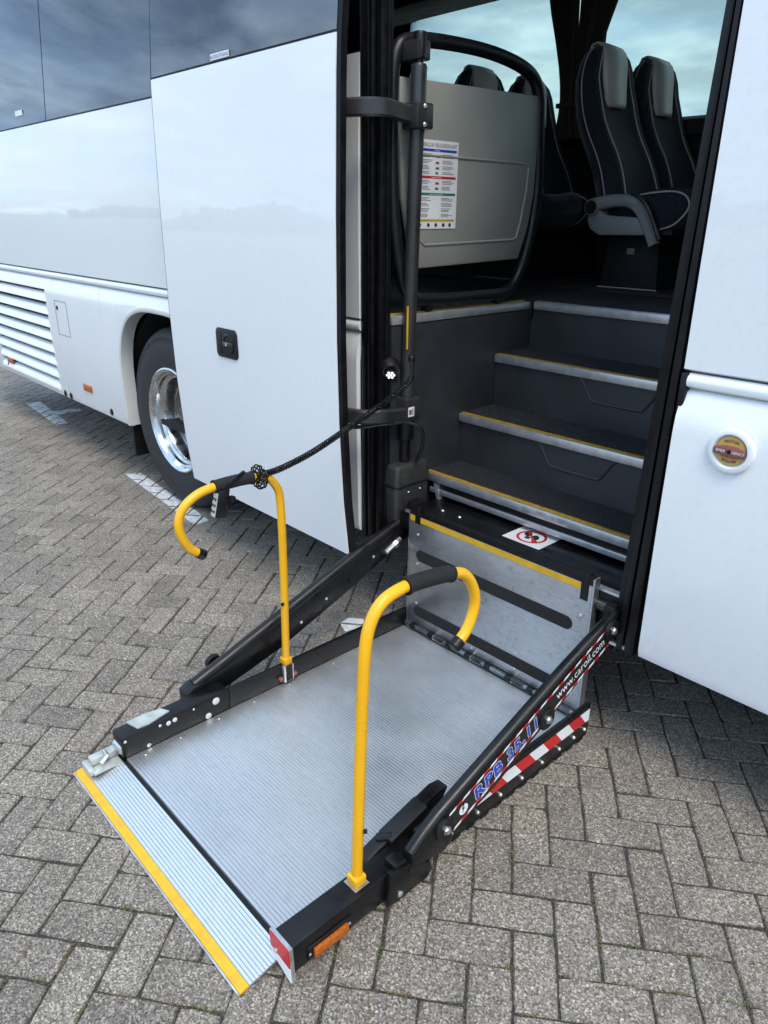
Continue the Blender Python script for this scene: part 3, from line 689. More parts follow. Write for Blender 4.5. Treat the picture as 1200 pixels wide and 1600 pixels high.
# drive box under the post
mb = MB()
mb.hexa([(-2.05, 1.875, .41), (-1.945, 1.875, .41), (-1.945, 2.05, .43), (-2.05, 2.05, .43), (-2.05, 1.865, .606), (-1.94, 1.865, .606), (-1.94, 2.055, .606), (-2.05, 2.055, .606)])
bx = mb.build('drive_box', 'box_plastic', coach, .016, seg=3)
MB().hexa([(-2.051, 1.86, .598), (-1.93, 1.86, .598), (-1.93, 2.06, .598), (-2.051, 2.06, .598), (-2.05, 1.872, .692), (-1.942, 1.872, .692), (-1.942, 2.05, .692), (-2.05, 2.05, .692)]).build('box_lid', 'box_plastic', bx, .018, seg=3)
for y in (1.935, 2.0): screw(bx, (-1.94, y, .575), (1, 0, 0), .005, .004)
# step lamp
lm = MB().tube([(-2.06, 1.90, 1.085), (-2.0, 1.885, 1.068), (-1.982, 1.872, 1.056)], [.045, .042, .034], 20).build('step_lamp', 'black_plastic', coach)
la = Vector((.55, -.6, -.45)).normalized(); lc = Vector((-1.978, 1.866, 1.052))
MB().lathe([(.024, 0), (.024, .004), (.02, .006), (0, .006)], lc, la, 24).build('lens_ring', 'black_metal', lm)
u = la.cross(Vector((0, 0, 1))).normalized(); w_ = u.cross(la)
for k in range(7):
    q = lc + la*.0065 + (Vector((0, 0, 0)) if k == 6 else (u*math.cos(k*math.pi/3) + w_*math.sin(k*math.pi/3))*.0125)
    MB().lathe([(.0052, 0), (.004, .002), (0, .003)], q, la, 10).build('led', 'led', lm)
# emergency door valve
ec = Vector((-.687, 1.8060, 1.066)); n_ = (0, -1, 0)
ed = MB().lathe([(.0585, -.0095), (.057, .0005), (.052, .0035), (.043, .003), (.0395, -.004), (.0385, -.0080), (0, -.0080)], ec, n_, 40, False).build('emergency_valve', 'white', coach)
MB().lathe([(.0365, -.0078), (.0365, -.003), (.034, -.001), (0, -.001)], ec, n_, 36).build('dial', 'gold', ed)
MB().prism([(ec.x-.039, ec.z-.008), (ec.x-.012, ec.z-.015), (ec.x+.012, ec.z-.015), (ec.x+.039, ec.z-.009), (ec.x+.039, ec.z+.008), (ec.x+.012, ec.z+.015), (ec.x-.012, ec.z+.015), (ec.x-.039, ec.z+.008)], 'y', ec.y-.006, ec.y+.0005).build('turn_bar', 'brown_red', ed, .0015)
yt = ec.y-.0063
MB().text('EMER', .0098, (ec.x-.0215, yt, ec.z-.0035), (1, 0, 0), (0, 0, 1), align='CENTER').text('GENCY', .0098, (ec.x+.0215, yt, ec.z-.0035), (1, 0, 0), (0, 0, 1), align='CENTER').build('turn_bar_text', 'white_sticker', ed, smooth=0)
for s in (1, -1):
    MB().prism([(ec.x+q[0], ec.z+s*q[1]) for q in ((-.018, .020), (0, .0235), (.018, .020), (.018, .0265), (0, .030), (-.018, .0265))], 'y', ec.y+.0004, ec.y+.002).build('legend_plate', 'brown_red', ed)
    MB().text('OPEN', .007, (ec.x, ec.y+.0001, ec.z+s*.0258-.002), (1, 0, 0), (0, 0, 1), align='CENTER').build('legend', 'gold', ed, smooth=0)
MB().lathe([(.005, 0), (.005, .002), (0, .002)], ec+Vector((0, -.006, 0)), n_, 14).build('dial_screw', 'black_metal', ed)

# wheel
wh = thing('wheel', (WX, 1.95, .0), '', ''); del wh['label']; del wh['category']; wh.parent = coach; wh.location = Vector((WX, 1.95, 0)) - wloc(coach)
wc = (WX, 1.85, WZ)
RT = .512
MB().lathe([(.29, .03), (.295, .012), (.33, .006), (.38, 0), (.43, .004), (.455, .012), (.46, .009), (.475, .014), (.498, .034), (RT, .06), (RT, .12), (.504, .122), (.504, .13), (RT, .132), (RT, .20), (.504, .202), (.504, .21), (RT, .212), (RT, .27), (.49, .30), (.30, .30)], wc, (0, 1, 0), 72, False).build('tyre', 'tyre', wh, smooth=50)
MB().lathe([(.296, .03), (.303, .014), (.299, .004), (.291, .001), (.275, .012), (.268, .030), (.262, .034), (.258, .050), (.246, .062), (.238, .064), (.232, .075), (.224, .11), (.216, .128), (.205, .134)], wc, (0, 1, 0), 80, False).build('rim', 'rim', wh, smooth=30)
MB().lathe([(.206, .134), (.198, .120), (.19, .115), (.10, .108), (.095, .10), (.09, .085), (.03, .08), (0, .08)], wc, (0, 1, 0), 64, False).build('hub', 'rim_dark', wh, smooth=30)

# ------------------------------------------------------------------ seats
def make_seat(y, label):
    s = bpy.data.objects.new('coach_seat', None); C.objects.link(s); s.parent = coach; s.location = Vector((-2.0, y, 1.26)) - wloc(coach); s['label'] = label
    hw = .215
    # backrest: rows up the back, front surface leaning backwards, with side bolsters
    rows = [(1.58, -1.975, .215, .10), (1.70, -2.0, .217, .12), (1.80, -2.035, .208, .125), (1.88, -2.075, .202, .13), (1.96, -2.125, .202, .125), (2.04, -2.165, .206, .115), (2.12, -2.192, .206, .105), (2.20, -2.208, .198, .10), (2.265, -2.216, .180, .09), (2.31, -2.223, .152, .075), (2.338, -2.233, .115, .055), (2.352, -2.246, .06, .03)]
    rg = []
    def xs(z):
        for p_, q_ in zip(rows, rows[1:]):
            if z <= q_[0]: return p_[1] + (q_[1]-p_[1])*(z-p_[0])/(q_[0]-p_[0])
        return rows[-1][1]
    for z, xf, h, th in rows:
        b = .022 if z < 2.2 else .008
        rg.append([(xf+b*.2, y-h*.97, z), (xf+b, y-h*.86, z), (xf+b*.3, y-h*.62, z), (xf, y-h*.3, z), (xf-.003, y, z), (xf, y+h*.3, z), (xf+b*.3, y+h*.62, z), (xf+b, y+h*.86, z), (xf+b*.2, y+h*.97, z),
                   (xf-th*.5, y+h, z), (xf-th, y+h*.85, z), (xf-th*1.06, y, z), (xf-th, y-h*.85, z), (xf-th*.5, y-h, z)])
    MB().rings(rg).build('backrest', 'fabric', s, smooth=60)
    # piping follows the bolster edges
    for sg in (-1, 1):
        MB().tube(curve_pts([(xf+(.022 if z < 2.2 else .008)*.75+.003, y+sg*h*.70, z) for z, xf, h, th in rows[:-2]], 3), .0035, 6).build('piping', 'piping', s)
        MB().tube(curve_pts([(xf-th*.45, y+sg*(h+.001), z) for z, xf, h, th in rows[:-1]], 3), .003, 6).build('piping', 'piping', s)
    # head cover wraps over the top
    hr = []
    fr_ = [(2.088, .004, .060), (2.094, .012, .074), (2.11, .016, .082), (2.16, .018, .090), (2.22, .020, .096), (2.28, .022, .098), (2.325, .020, .094), (2.347, .014, .088)]
    cov = [(z, xs(z), dx, h) for z, dx, h in fr_] + [(2.362, -2.262, .0, .084), (2.357, -2.29, .0, .08), (2.32, -2.308, 0, .08), (2.24, -2.315, 0, .08)]
    for z, xf, dx, h in cov:
        hr.append([(xf+dx*.2-.004, y-h, z), (xf+dx, y-h*.85, z+.001), (xf+dx+.003, y, z+.002), (xf+dx, y+h*.85, z+.001), (xf+dx*.2-.004, y+h, z)])
    mb = MB(); n = 5
    for a, b in zip(hr, hr[1:]):
        for j in range(n-1): mb.add([a[j], a[j+1], b[j+1], b[j]], [(0, 1, 2, 3)])
    o = mb.build('head_cover', 'headrest', s, smooth=60)
    md = o.modifiers.new('thickness', 'SOLIDIFY'); md.thickness = .008; md.offset = 0
    # cushion
    cu = []
    for x, z0, z1, h in ((-2.08, 1.56, 1.66, .20), (-1.98, 1.545, 1.69, .215), (-1.85, 1.54, 1.715, .22), (-1.72, 1.545, 1.73, .215), (-1.66, 1.57, 1.72, .205), (-1.635, 1.61, 1.69, .19)):
        cu.append([(x, y-h, z0+.02), (x, y-h, z1-.03), (x, y-h*.9, z1), (x, y-h*.5, z1-.012), (x, y, z1-.016), (x, y+h*.5, z1-.012), (x, y+h*.9, z1), (x, y+h, z1-.03), (x, y+h, z0+.02), (x, y+h*.85, z0), (x, y-h*.85, z0)])
    MB().rings(cu).build('cushion', 'fabric', s, smooth=60)
    MB().tube(curve_pts([(-1.98, y-.217, 1.675), (-1.85, y-.222, 1.70), (-1.72, y-.218, 1.71), (-1.655, y-.207, 1.69), (-1.64, y-.2, 1.64), (-1.69, y-.21, 1.575), (-1.76, y-.215, 1.55)], 4), .004, 6).build('piping', 'piping', s)
    return s
def pedestal(s, y):
    MB().hexa([(-2.09, y-.12, 1.276), (-1.78, y-.12, 1.276), (-1.78, y+.6, 1.276), (-2.09, y+.6, 1.276), (-2.06, y-.12, 1.53), (-1.80, y-.12, 1.53), (-1.80, y+.6, 1.53), (-2.06, y+.6, 1.53)]).build('pedestal', 'dark_inner', s, .006)
    MB().tube([(-2.095, y-.125, 1.279), (-1.775, y-.125, 1.279)], .003, 6).build('foot_trim', 'piping', s)
    pl = MB().box(-1.955, -1.915, y-.126, y-.1205, 1.435, 1.465).build('socket', 'arm_grey', s, .003)
    MB().box(-2.1, -1.70, y-.2, y+.65, 1.53, 1.548).build('seat_frame', 'ceiling', s)
def armrest(s, y):
    yy = y - .255
    mb = MB(); mb.prism([(-2.105, 1.60), (-2.085, 1.55), (-2.03, 1.522), (-1.80, 1.526), (-1.785, 1.56), (-1.81, 1.60), (-2.0, 1.61), (-2.05, 1.64)], 'y', yy-.015, yy+.03); mb.build('armrest_base', 'arm_grey', s, .008)
    pts = curve_pts([(-2.075, yy, 1.655), (-1.98, yy, 1.672), (-1.89, yy, 1.668), (-1.83, yy, 1.63), (-1.785, yy, 1.56), (-1.745, yy, 1.485)], 5); rg = []
    for i, p in enumerate(pts):
        t = (pts[min(i+1, len(pts)-1)] - pts[max(i-1, 0)]).normalized(); nn = Vector((-t.z, 0, t.x)); f = 1 - .35*i/len(pts)
        rg.append([p + nn*(a*f) + Vector((0, b, 0)) for a, b in ((.030, -.02), (.030, .02), (.020, .03), (-.020, .03), (-.030, .02), (-.030, -.02), (-.020, -.03), (.020, -.03))])
    MB().rings(rg).build('armrest', 'arm_grey', s, smooth=50)
    top = [p + Vector((.018, .0, .024)) for p in pts[9:]]
    MB().tube(top, .014, 8).build('armrest_pad', 'black_plastic', s)
    MB().lathe([(.038, 0), (.038, .05), (.034, .056), (0, .056)], (-2.075, yy+.022, 1.645), (0, -1, 0), 24).build('armrest_hinge', 'arm_grey', s)
    MB().lathe([(.030, .0), (.030, .003), (0, .003)], (-2.075, yy-.034, 1.645), (0, -1, 0), 24).build('hinge_cap', 'black_plastic', s)
    MB().box(-2.02, -2.0, yy+.05, yy+.075, 1.70, 1.722).build('belt_tongue', 'brown_red', s, .003)
LBL = ['front aisle seat in navy cloth with beige head cover and grey armrest', 'front window seat in navy cloth with beige head cover under the far window',
       'rear aisle seat whose beige head cover shows over the partition', 'rear window seat with beige head cover beside the partition tube']
sA = make_seat(3.53, LBL[0]); pedestal(sA, 3.53); armrest(sA, 3.53)
sW = make_seat(3.99, LBL[1])
def dup(src, off, label):
    r = src.copy(); C.objects.link(r); r.parent = src.parent; r.location = src.location + Vector(off); r['label'] = label
    for ch in src.children:
        c = ch.copy(); C.objects.link(c); c.parent = r
    return r
dup(sA, (-.80, 0, 0), LBL[2]); dup(sW, (-.80, 0, 0), LBL[3])

# curtains gathered at the far pillar
def curtain(x_top0, x_top1, x_tie0, x_tie1, label, y=4.16, seed=1):
    rnd = random.Random(seed); rows = []; zs = [3.0, 2.85, 2.7, 2.55, 2.42, 2.32, 2.25, 2.21, 2.17, 2.10, 2.04]
    for z in zs:
        t = max(0, min(1, (3.0-z)/.78)); t2 = t*t*(3-2*t)
        a = x_top0 + (x_tie0-x_top0)*t2; b = x_top1 + (x_tie1-x_top1)*t2
        if z < 2.2: k = (2.2-z)/.16; a -= .025*k; b += .025*k
        row = []
        for j in range(33):
            s = j/32; row.append((a+(b-a)*s, y + .022*math.sin(s*34+seed) + .008*math.sin(s*71), z))
        rows.append(row)
    mb = MB()
    for a, b in zip(rows, rows[1:]):
        for j in range(32): mb.add([a[j], a[j+1], b[j+1], b[j]], [(0, 1, 2, 3)])
    o = mb.build('curtain', 'curtain', smooth=70); md = o.modifiers.new('thickness', 'SOLIDIFY'); md.thickness = .004
    tag(o, label, 'curtain', 'curtains gathered at the far pillar')
    c = sum(r[16][0] for r in rows[7:8]); MB().box(min(x_tie0, x_tie1)-.006, max(x_tie0, x_tie1)+.006, y-.04, y+.035, 2.205, 2.23).build('tie_band', 'curtain', o, .004)
curtain(-3.13, -2.885, -2.95, -2.855, 'dark brown tied curtain left of the pillar gap, beside the left far window', seed=1)
curtain(-2.87, -2.56, -2.85, -2.76, 'dark brown curtain right of the pillar gap, behind the front aisle seat', seed=3)

# safety card
sc = thing('safety_card', (-2.008, 2.12, 1.555), 'white printed safety card with blue, red and green bars on the beige partition', 'card')
cx_, cy0, cy1, cz0, cz1 = PX+.0105, 2.0, 2.223, 1.557, 1.85
MB().box(cx_, cx_+.002, cy0, cy1, cz0, cz1).build('card', 'white_sticker', sc)
xf = cx_+.0024
def bar(y0, y1, z0, z1, m, name='print_bar'): MB().box(xf-.0003, xf, y0, y1, z0, z1).build(name, m, sc)
H_ = cz1-cz0; zf = lambda f: cz1 - f*H_
MB().text('TOURINGCAR VEILIGHEIDSKAART', .0185, (xf, 2.008, zf(.075)), (0, 1, 0), (0, 0, 1)).build('title', 'black_print', sc, smooth=0)
o_ = sc.children[-1]
ys = [v.co.y for v in o_.data.vertices]; k = (.207)/(max(ys)-min(ys)); y_ = min(ys)
for v in o_.data.vertices: v.co.y = 2.008 + (v.co.y-y_)*k
for f, m in ((.095, 'blue_print'), (.395, 'red'), (.585, 'green_print'), (.888, 'yellow_print')): bar(2.006, 2.214, zf(f+.03), zf(f), m)
for txt, f in (('Veiligheid', .119), ('In geval van nood', .419), ('Nood- en hulpmiddelen', .609)):
    MB().text(txt, .0075, (xf+.0003, 2.11, zf(f)), (0, 1, 0), (0, 0, 1), align='CENTER').build('bar_text', 'white_sticker', sc, smooth=0)
rnd = random.Random(3); mb = MB()
for f0, f1, st_ in ((.15, .38, .0165), (.445, .57, .0165), (.64, .87, .0155)):
    f = f0; i = 0
    while f < f1:
        if i % 4 != 3:
            for c0, c1 in ((2.012, 2.088), (2.14, 2.205)): mb.box(xf-.0002, xf, c0, c1-rnd.uniform(0, .025), zf(f+.006), zf(f))
        f += st_; i += 1
mb.build('small_print', 'grey_print', sc)
mb = MB()
for f, mcol in ((.16, 1), (.23, 2), (.29, 0), (.345, 0), (.46, 2), (.52, 0)):
    MB().box(xf-.0002, xf+.0001, 2.104, 2.104+rnd.uniform(.012, .022), zf(f+.03), zf(f+.004)).build('pictogram', ['grey_print', 'green_print', 'orange'][mcol], sc)
for y in (2.03, 2.075, 2.115, 2.155, 2.19):
    MB().lathe([(.0075, 0), (.0075, .0003), (.0045, .0003), (.0045, 0)], (xf-.0001, y, zf(.957)), (1, 0, 0), 10).build('pictogram', 'grey_print', sc)

# ------------------------------------------------------------------ wheelchair lift
lift = thing('wheelchair_lift', (-1.44, 1.2, 0), 'lowered wheelchair lift with ribbed aluminium deck and yellow hoop handrails', 'wheelchair lift')
def deck(x0, x1, ya, za, yb, zb, name, pitch, under, groove='groove_shade', parent=lift):
    n = int(math.hypot(yb-ya, zb-za)/pitch); d = Vector((0, yb-ya, zb-za)); Ln = d.length; d.normalize(); nn = Vector((0, -d.z, d.y)); pr = []
    o0 = Vector((0, ya, za)); p = Ln/n
    for i in range(n):
        s = i*p
        for u, h in ((0, 0), (p*.05, -.0022), (p*.13, -.0022), (p*.18, .0010), (p*.30, .0014), (p*.38, 0)): pr.append(o0 + d*(s+u) + nn*h)
    pr.append(o0 + d*Ln)
    m = len(pr); mb = MB()
    vs = [(x0, q.y, q.z) for q in pr] + [(x1, q.y, q.z) for q in pr]; fs = []
    b = len(vs); e0, e1 = o0 + Vector((0, 0, -under)), o0 + d*Ln + Vector((0, 0, -under))
    vs += [(x0, e0.y, e0.z), (x0, e1.y, e1.z), (x1, e0.y, e0.z), (x1, e1.y, e1.z)]
    fs += [(b, b+2, b+3, b+1), (0, m, b+2, b), (m-1, b+1, b+3, 2*m-1), tuple(range(m-1, -1, -1)) + (b, b+1), tuple(range(m, 2*m)) + (b+3, b+2)]
    mb.add(vs, fs)
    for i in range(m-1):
        mb.cur = 1 if i % 6 == 1 else 0; mb.f.append((i, i+1, m+i+1, m+i)); mb.m.append(mb.cur)  # groove bottoms take the painted shade colour
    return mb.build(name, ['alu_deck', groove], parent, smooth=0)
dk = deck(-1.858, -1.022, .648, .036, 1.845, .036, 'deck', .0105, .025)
for x in (-1.835, -1.045):
    for y in (.70, .82, .96, 1.1, 1.25, 1.45, 1.6, 1.75): screw(dk, (x, y, .0385), (0, 0, 1), .006, .0025)
rp = deck(-1.942, -1.008, .5395, .0115, .636, .030, 'ramp_flap', .0088, .006, 'groove_shade_pale')
MB().hexa([(-1.942, .515, .003), (-1.008, .515, .003), (-1.008, .5393, .005), (-1.942, .5393, .005), (-1.942, .516, .0075), (-1.008, .516, .0075), (-1.008, .5393, .0125), (-1.942, .5393, .0125)]).build('yellow_edge', 'yellow_strip', rp)
MB().hexa([(-1.943, .511, .002), (-1.007, .511, .002), (-1.007, .5145, .002), (-1.943, .5145, .002), (-1.943, .511, .0055), (-1.007, .511, .0055), (-1.007, .5145, .007), (-1.943, .5145, .007)]).build('edge_profile', 'zinc', rp)
MB().tube([(-1.855, .642, .024), (-1.03, .642, .024)], .0075, 10).build('ramp_hinge', 'black_rubber', lift)
# latch at the left of the ramp
lt = MB().box(-1.925, -1.895, .555, .655, .030, .058).build('ramp_latch', 'galv', lift, .004)
MB().box(-1.893, -1.860, .548, .635, .026, .036).build('latch_plate', 'galv', lt, .002)
MB().tube([(-1.915, .647, .066), (-1.865, .647, .066)], .016, 14).build('latch_pin', 'zinc', lt)
MB().tube([(-1.905, .60, .066), (-1.88, .60, .062), (-1.872, .575, .052)], .007, 8).build('latch_hook', 'zinc', lt)
MB().box(-1.935, -1.87, .538, .556, .022, .04).build('latch_foot', 'galv', lt, .003)
# side beams
def beam(x0, x1, y0, y1, z0, z1, name='side_beam'): return MB().box(x0, x1, y0, y1, z0, z1).build(name, 'black_metal', lift, .004)
bl = beam(-1.925, -1.8595, .64, 1.02, .025, .112)
MB().box(-1.875, -1.8595, 1.021, 1.86, .03, .112).build('side_rail', 'black_metal', lift, .003)
for y, z, r in ((.968, .092, .013), (.936, .048, .011), (.886, .100, .004), (.767, .098, .005), (.796, .092, .008), (.818, .094, .008), (.652, .098, .005), (.724, .046, .007)):
    MB().lathe([(r, 0), (r, .0015), (r*.9, .002), (0, .002)], (-1.8592, y, z), (1, 0, 0), 20).build('disc', 'white_sticker' if r > .007 else 'zinc', bl)
MB().prism([(-1.925, .685), (-1.872, .700), (-1.868, .735), (-1.885, .815), (-1.915, .80), (-1.925, .74)], 'z', .1125, .1165).build('flap_plate', 'galv', bl)
br = beam(-1.021, -.955, .622, 1.03, .025, .107)
mb = MB(); mb.prism([(-1.026, .112), (-.95, .112), (-.944, .012), (-1.02, .045)], 'y', .612, .6215); ep = mb.build('end_plate', 'zinc', br)
MB().prism([(-1.023, .109), (-.953, .109), (-.949, .058), (-1.02, .068)], 'y', .6095, .6118).build('red_reflector', 'red', ep)
MB().prism([(-1.02, .0675), (-.949, .0575), (-.946, .016), (-1.018, .046)], 'y', .6095, .6118).build('white_reflector', 'white_sticker', ep)
MB().lathe([(.007, 0), (.007, .004), (0, .005)], (-1.0, .611, .07), (0, -1, 0), 12).build('end_bolt', 'zinc', ep)
ml = MB().box(-.955, -.9495, .662, .79, .034, .074).build('marker_base', 'black_plastic', br, .002)
MB().box(-.9493, -.940, .675, .775, .04, .068).build('marker_lamp', 'orange', ml, .003)
for y in (.667, .783): screw(ml, (-.9493, y, .054), (1, 0, 0), .004, .002)
# right guard rail with striped plate
gd = MB().box(-.99, -.974, 1.031, 1.828, .03, .145).build('guard_rail', 'black_metal', lift, .003)
ed_ = [1.20, 1.268, 1.334, 1.402, 1.469, 1.538, 1.606, 1.673, 1.74, 1.805, 1.824]
for k in range(len(ed_)-1):
    y, y2 = ed_[k], ed_[k+1]; sk = .036; t2 = y2-sk if k < len(ed_)-2 else y2
    MB().hexa([(-.9735, y, .080), (-.9735, y2, .080), (-.9725, y2, .080), (-.9725, y, .080), (-.9735, y-sk, .124), (-.9735, t2, .124), (-.9725, t2, .124), (-.9725, y-sk, .124)]).build('stripe', 'red' if k % 2 == 0 else 'white_sticker', gd)
for y in (1.06, 1.16, 1.27, 1.37, 1.47, 1.57, 1.66, 1.74, 1.80): screw(gd, (-.9738, y, .056), (1, 0, 0), .007, .008, 'zinc', 'bolt')
mb = MB()
mb.box(-.984, -.9735, 1.04, 1.825, .022, .0298)
for i in range(13): mb.box(-.983, -.973, 1.05+i*.06, 1.05+i*.06+.035, .014, .0219)
mb.build('rubber_teeth', 'black_rubber', gd, .002)
MB().box(-1.02, -.992, 1.80, 1.846, .038, .06).build('rail_end', 'zinc', gd, .002)
# gate / bridge plate standing at the back of the deck
GX0, GX1, GY = -1.845, -1.035, 1.852
gate = MB().box(GX0, GX1, GY, GY+.006, .068, .535).build('bridge_plate', 'alu_gate', lift, .0015)
MB().box(GX0, GX1, GY-.001, GY+.012, .5355, .568).build('top_lip', 'black_rubber', gate, .003)
MB().box(GX0+.004, GX1-.03, GY-.0012, GY-.0002, .512, .534).build('yellow_strip', 'yellow_strip', gate)
for x0, x1, z0, z1 in ((GX0+.04, GX1-.055, .350, .398), (GX0+.035, GX1-.03, .105, .150)):
    h = (z1-z0)/2; zc = (z0+z1)/2
    pl = [(x0+h-h*math.sin(t), zc+h*math.cos(t)) for t in lin(0, math.pi, 10)] + [(x1-h+h*math.sin(t), zc-h*math.cos(t)) for t in lin(0, math.pi, 10)]
    MB().prism(pl, 'y', GY-.0018, GY-.0002).build('grip_strip', 'foam', gate, smooth=0)
for x in (GX0+.045, GX1-.026):
    MB().box(x-.014, x+.014, GY-.004, GY+.016, .478 if x > -1.2 else .505, .574).build('strap', 'black_rubber', gate, .003)
MB().hexa([(GX0-.012, GY+.002, .09), (GX0-.001, GY+.0, .09), (GX0-.001, GY+.05, .09), (GX0-.012, GY+.05, .09), (GX0-.006, GY+.002, .535), (GX0-.001, GY, .535), (GX0-.001, GY+.03, .535), (GX0-.006, GY+.03, .535)]).build('side_return', 'alu_gate', gate)
MB().box(GX1+.001, GX1+.007, GY-.001, GY+.03, .075, .56).build('side_return', 'alu_gate', gate)
for x, z in ((GX0+.045, .46), (GX0+.045, .335), (GX0+.045, .16), (-1.5, .09), (-1.3, .1), (-1.3, .165), (GX1-.03, .42), (GX1-.03, .26), (GX1-.03, .12), (GX1-.02, .18)): screw(gate, (x, GY-.0003, z), (0, -1, 0), .0055, .003)
hg = MB().tube([(GX0, GY-.008, .056), (GX1+.02, GY-.008, .056)], .010, 12).build('gate_hinge', 'rim_dark', lift)
for i, x in enumerate(lin(-1.80, -1.12, 8)):
    MB().tube([(x-.012, GY-.008, .056), (x+.012, GY-.008, .056)], .0135, 12).build('knuckle', 'black_metal', hg)
    if i % 2:
        pts = [(x+.014+t*.055/60, GY-.008+.0125*math.cos(t*1.05), .056+.0125*math.sin(t*1.05)) for t in range(61)]
        MB().tube(pts, .0018, 5).build('spring', 'rim_dark', hg)
# cassette in the stairwell floor
cs = MB().box(-1.93, -.87, 1.885, 2.24, .44, .515).build('cassette', 'black_metal', lift, .006)
MB().box(-1.90, -.93, 1.878, 1.9, .519, .527).build('cassette_lip', 'zinc', cs)
MB().box(-1.90, -1.865, 1.89, 1.95, .5155, .56).build('cassette_bracket', 'black_metal', cs, .004)
for x in (-1.81, -1.72): screw(cs, (x, 2.0, .515), (0, 0, 1), .008, .006)
sg = MB().box(-1.50, -1.335, 1.985, 2.125, .5153, .5163).build('no_step_sign', 'white_sticker', cs)
q = Vector((-1.4175, 2.055, .5166))
def ring2(c, r0, r1, a=1.0):
    mb = MB(); n = 40
    for i in range(n):
        t0, t1 = 2*math.pi*i/n, 2*math.pi*(i+1)/n
        mb.poly([(c.x+r1*math.cos(t0)*a, c.y+r1*math.sin(t0), c.z), (c.x+r1*math.cos(t1)*a, c.y+r1*math.sin(t1), c.z), (c.x+r0*math.cos(t1)*a, c.y+r0*math.sin(t1), c.z), (c.x+r0*math.cos(t0)*a, c.y+r0*math.sin(t0), c.z)])
    return mb
mb = ring2(q+Vector((0, 0, .0004)), .046, .056); a = .046
mb.poly([(q.x-.037, q.y+.029, q.z+.0006), (q.x-.031, q.y+.036, q.z+.0006), (q.x+.037, q.y-.029, q.z+.0006), (q.x+.031, q.y-.036, q.z+.0006)]); mb.build('ban_ring', 'red', sg, smooth=0)
mb = MB()
for sx, sy, rz in ((-.020, .006, .5), (.018, -.005, .5)):
    cc_, ss_ = math.cos(rz), math.sin(rz)
    for ox, oy, rx, ry in ((0, .010, .0145, .022), (0, -.024, .0105, .0115)):
        mb.poly([(q.x+sx+(ox+rx*math.cos(t))*cc_-(oy+ry*math.sin(t))*ss_, q.y+sy+(ox+rx*math.cos(t))*ss_+(oy+ry*math.sin(t))*cc_, q.z+.0002) for t in [i*math.pi/10 for i in range(20)]])
mb.build('footprints', 'black_print', sg, smooth=0)
MB().box(-1.36, -1.31, 1.915, 1.93, .5153, .5163).build('maker_label', 'galv', cs)
# mechanism at the right of the cassette
mc = MB().tube([(-1.06, 1.93, .41), (-.90, 1.93, .41)], .03, 16).build('pivot_shaft', 'black_metal', lift)
MB().box(-.985, -.945, 1.84, 1.98, .36, .50).build('pivot_plate', 'black_metal', mc, .01)
MB().box(-.945, -.93, 1.86, 1.96, .34, .47).build('pivot_cheek', 'black_metal', mc, .008)
MB().tube([(-1.04, 1.88, .47), (-.99, 1.88, .47)], .018, 12).build('pivot_bush', 'anthracite', mc)
MB().box(-1.0, -.875, 1.84, 1.99, .374, .386).build('sill_plate', 'zinc', mc, .002)
MB().box(-1.93, -1.0, 1.99, 2.02, .36, .44).build('cassette_frame', 'black_metal', mc)
# lifting arms
def arm_shape(poly, x0, x1, name, bev=.006): return MB().prism(poly, 'x', x0, x1).build(name, 'black_metal', lift, bev)
ra = arm_shape([(1.0, .085), (1.06, .075), (1.115, .105), (1.29, .152), (1.55, .265), (1.80, .378), (1.845, .41), (1.87, .45), (1.86, .475), (1.806, .452), (1.614, .388), (1.36, .289), (1.08, .182), (.985, .132), (.975, .11)], -.972, -.936, 'lift_arm')
MB().tube([(-.954, .985, .125), (-.954, 1.03, .157), (-.954, 1.08, .184), (-.954, 1.36, .292), (-.954, 1.614, .390), (-.954, 1.806, .454), (-.954, 1.93, .50)], .0185, 16).build('arm_tube', 'black_metal', ra)
kn = MB().prism([(.90, .018), (.935, .014), (1.035, .016), (1.056, .032), (1.05, .058), (1.0, .098), (.965, .112), (.905, .122)], 'x', -.9545, -.938).build('knuckle_plate', 'black_metal', lift, .004)
screw(kn, (-.938, .938, .036), (1, 0, 0), .009, .004); MB().box(-.985, -.945, .925, .965, .1085, .128).build('stop_block', 'black_metal', kn, .004)
MB().lathe([(.010, 0), (.010, .003), (0, .004)], (-.938, .975, .092), (1, 0, 0), 14).build('knuckle_bolt', 'black_plastic', kn)
MB().prism([(1.01, .08), (1.10, .06), (1.135, .085), (1.115, .13), (1.04, .14)], 'x', -.950, -.939).build('link_plate', 'black_metal', kn, .004)
lv = MB().prism([(.90, .040), (.90, .098), (.945, .112), (1.16, .165), (1.20, .158), (1.14, .06), (1.0, .042)], 'x', -1.062, -1.0225).build('inner_lever', 'black_metal', lift, .005)
MB().tube([(-1.05, .96, .118), (-1.02, .985, .128)], .011, 10).build('lever_pin', 'black_metal', lv)
MB().prism([(.97, .118), (1.10, .152), (1.10, .165), (.97, .132)], 'x', -1.055, -1.005).build('lever_cap', 'black_plastic', lv, .003)
for y, z in ((1.088, .150), (1.505, .275), (1.812, .442)):
    pv_ = MB().lathe([(.034, 0), (.034, .008), (.030, .011), (0, .011)], (-.9355, y, z), (1, 0, 0), 28).build('pivot', 'black_plastic', ra)
    MB().lathe([(.013, 0), (.013, .003), (.009, .003), (.009, .008), (0, .009)], (-.9245, y, z), (1, 0, 0), 6).build('pivot_bolt', 'zinc', pv_)
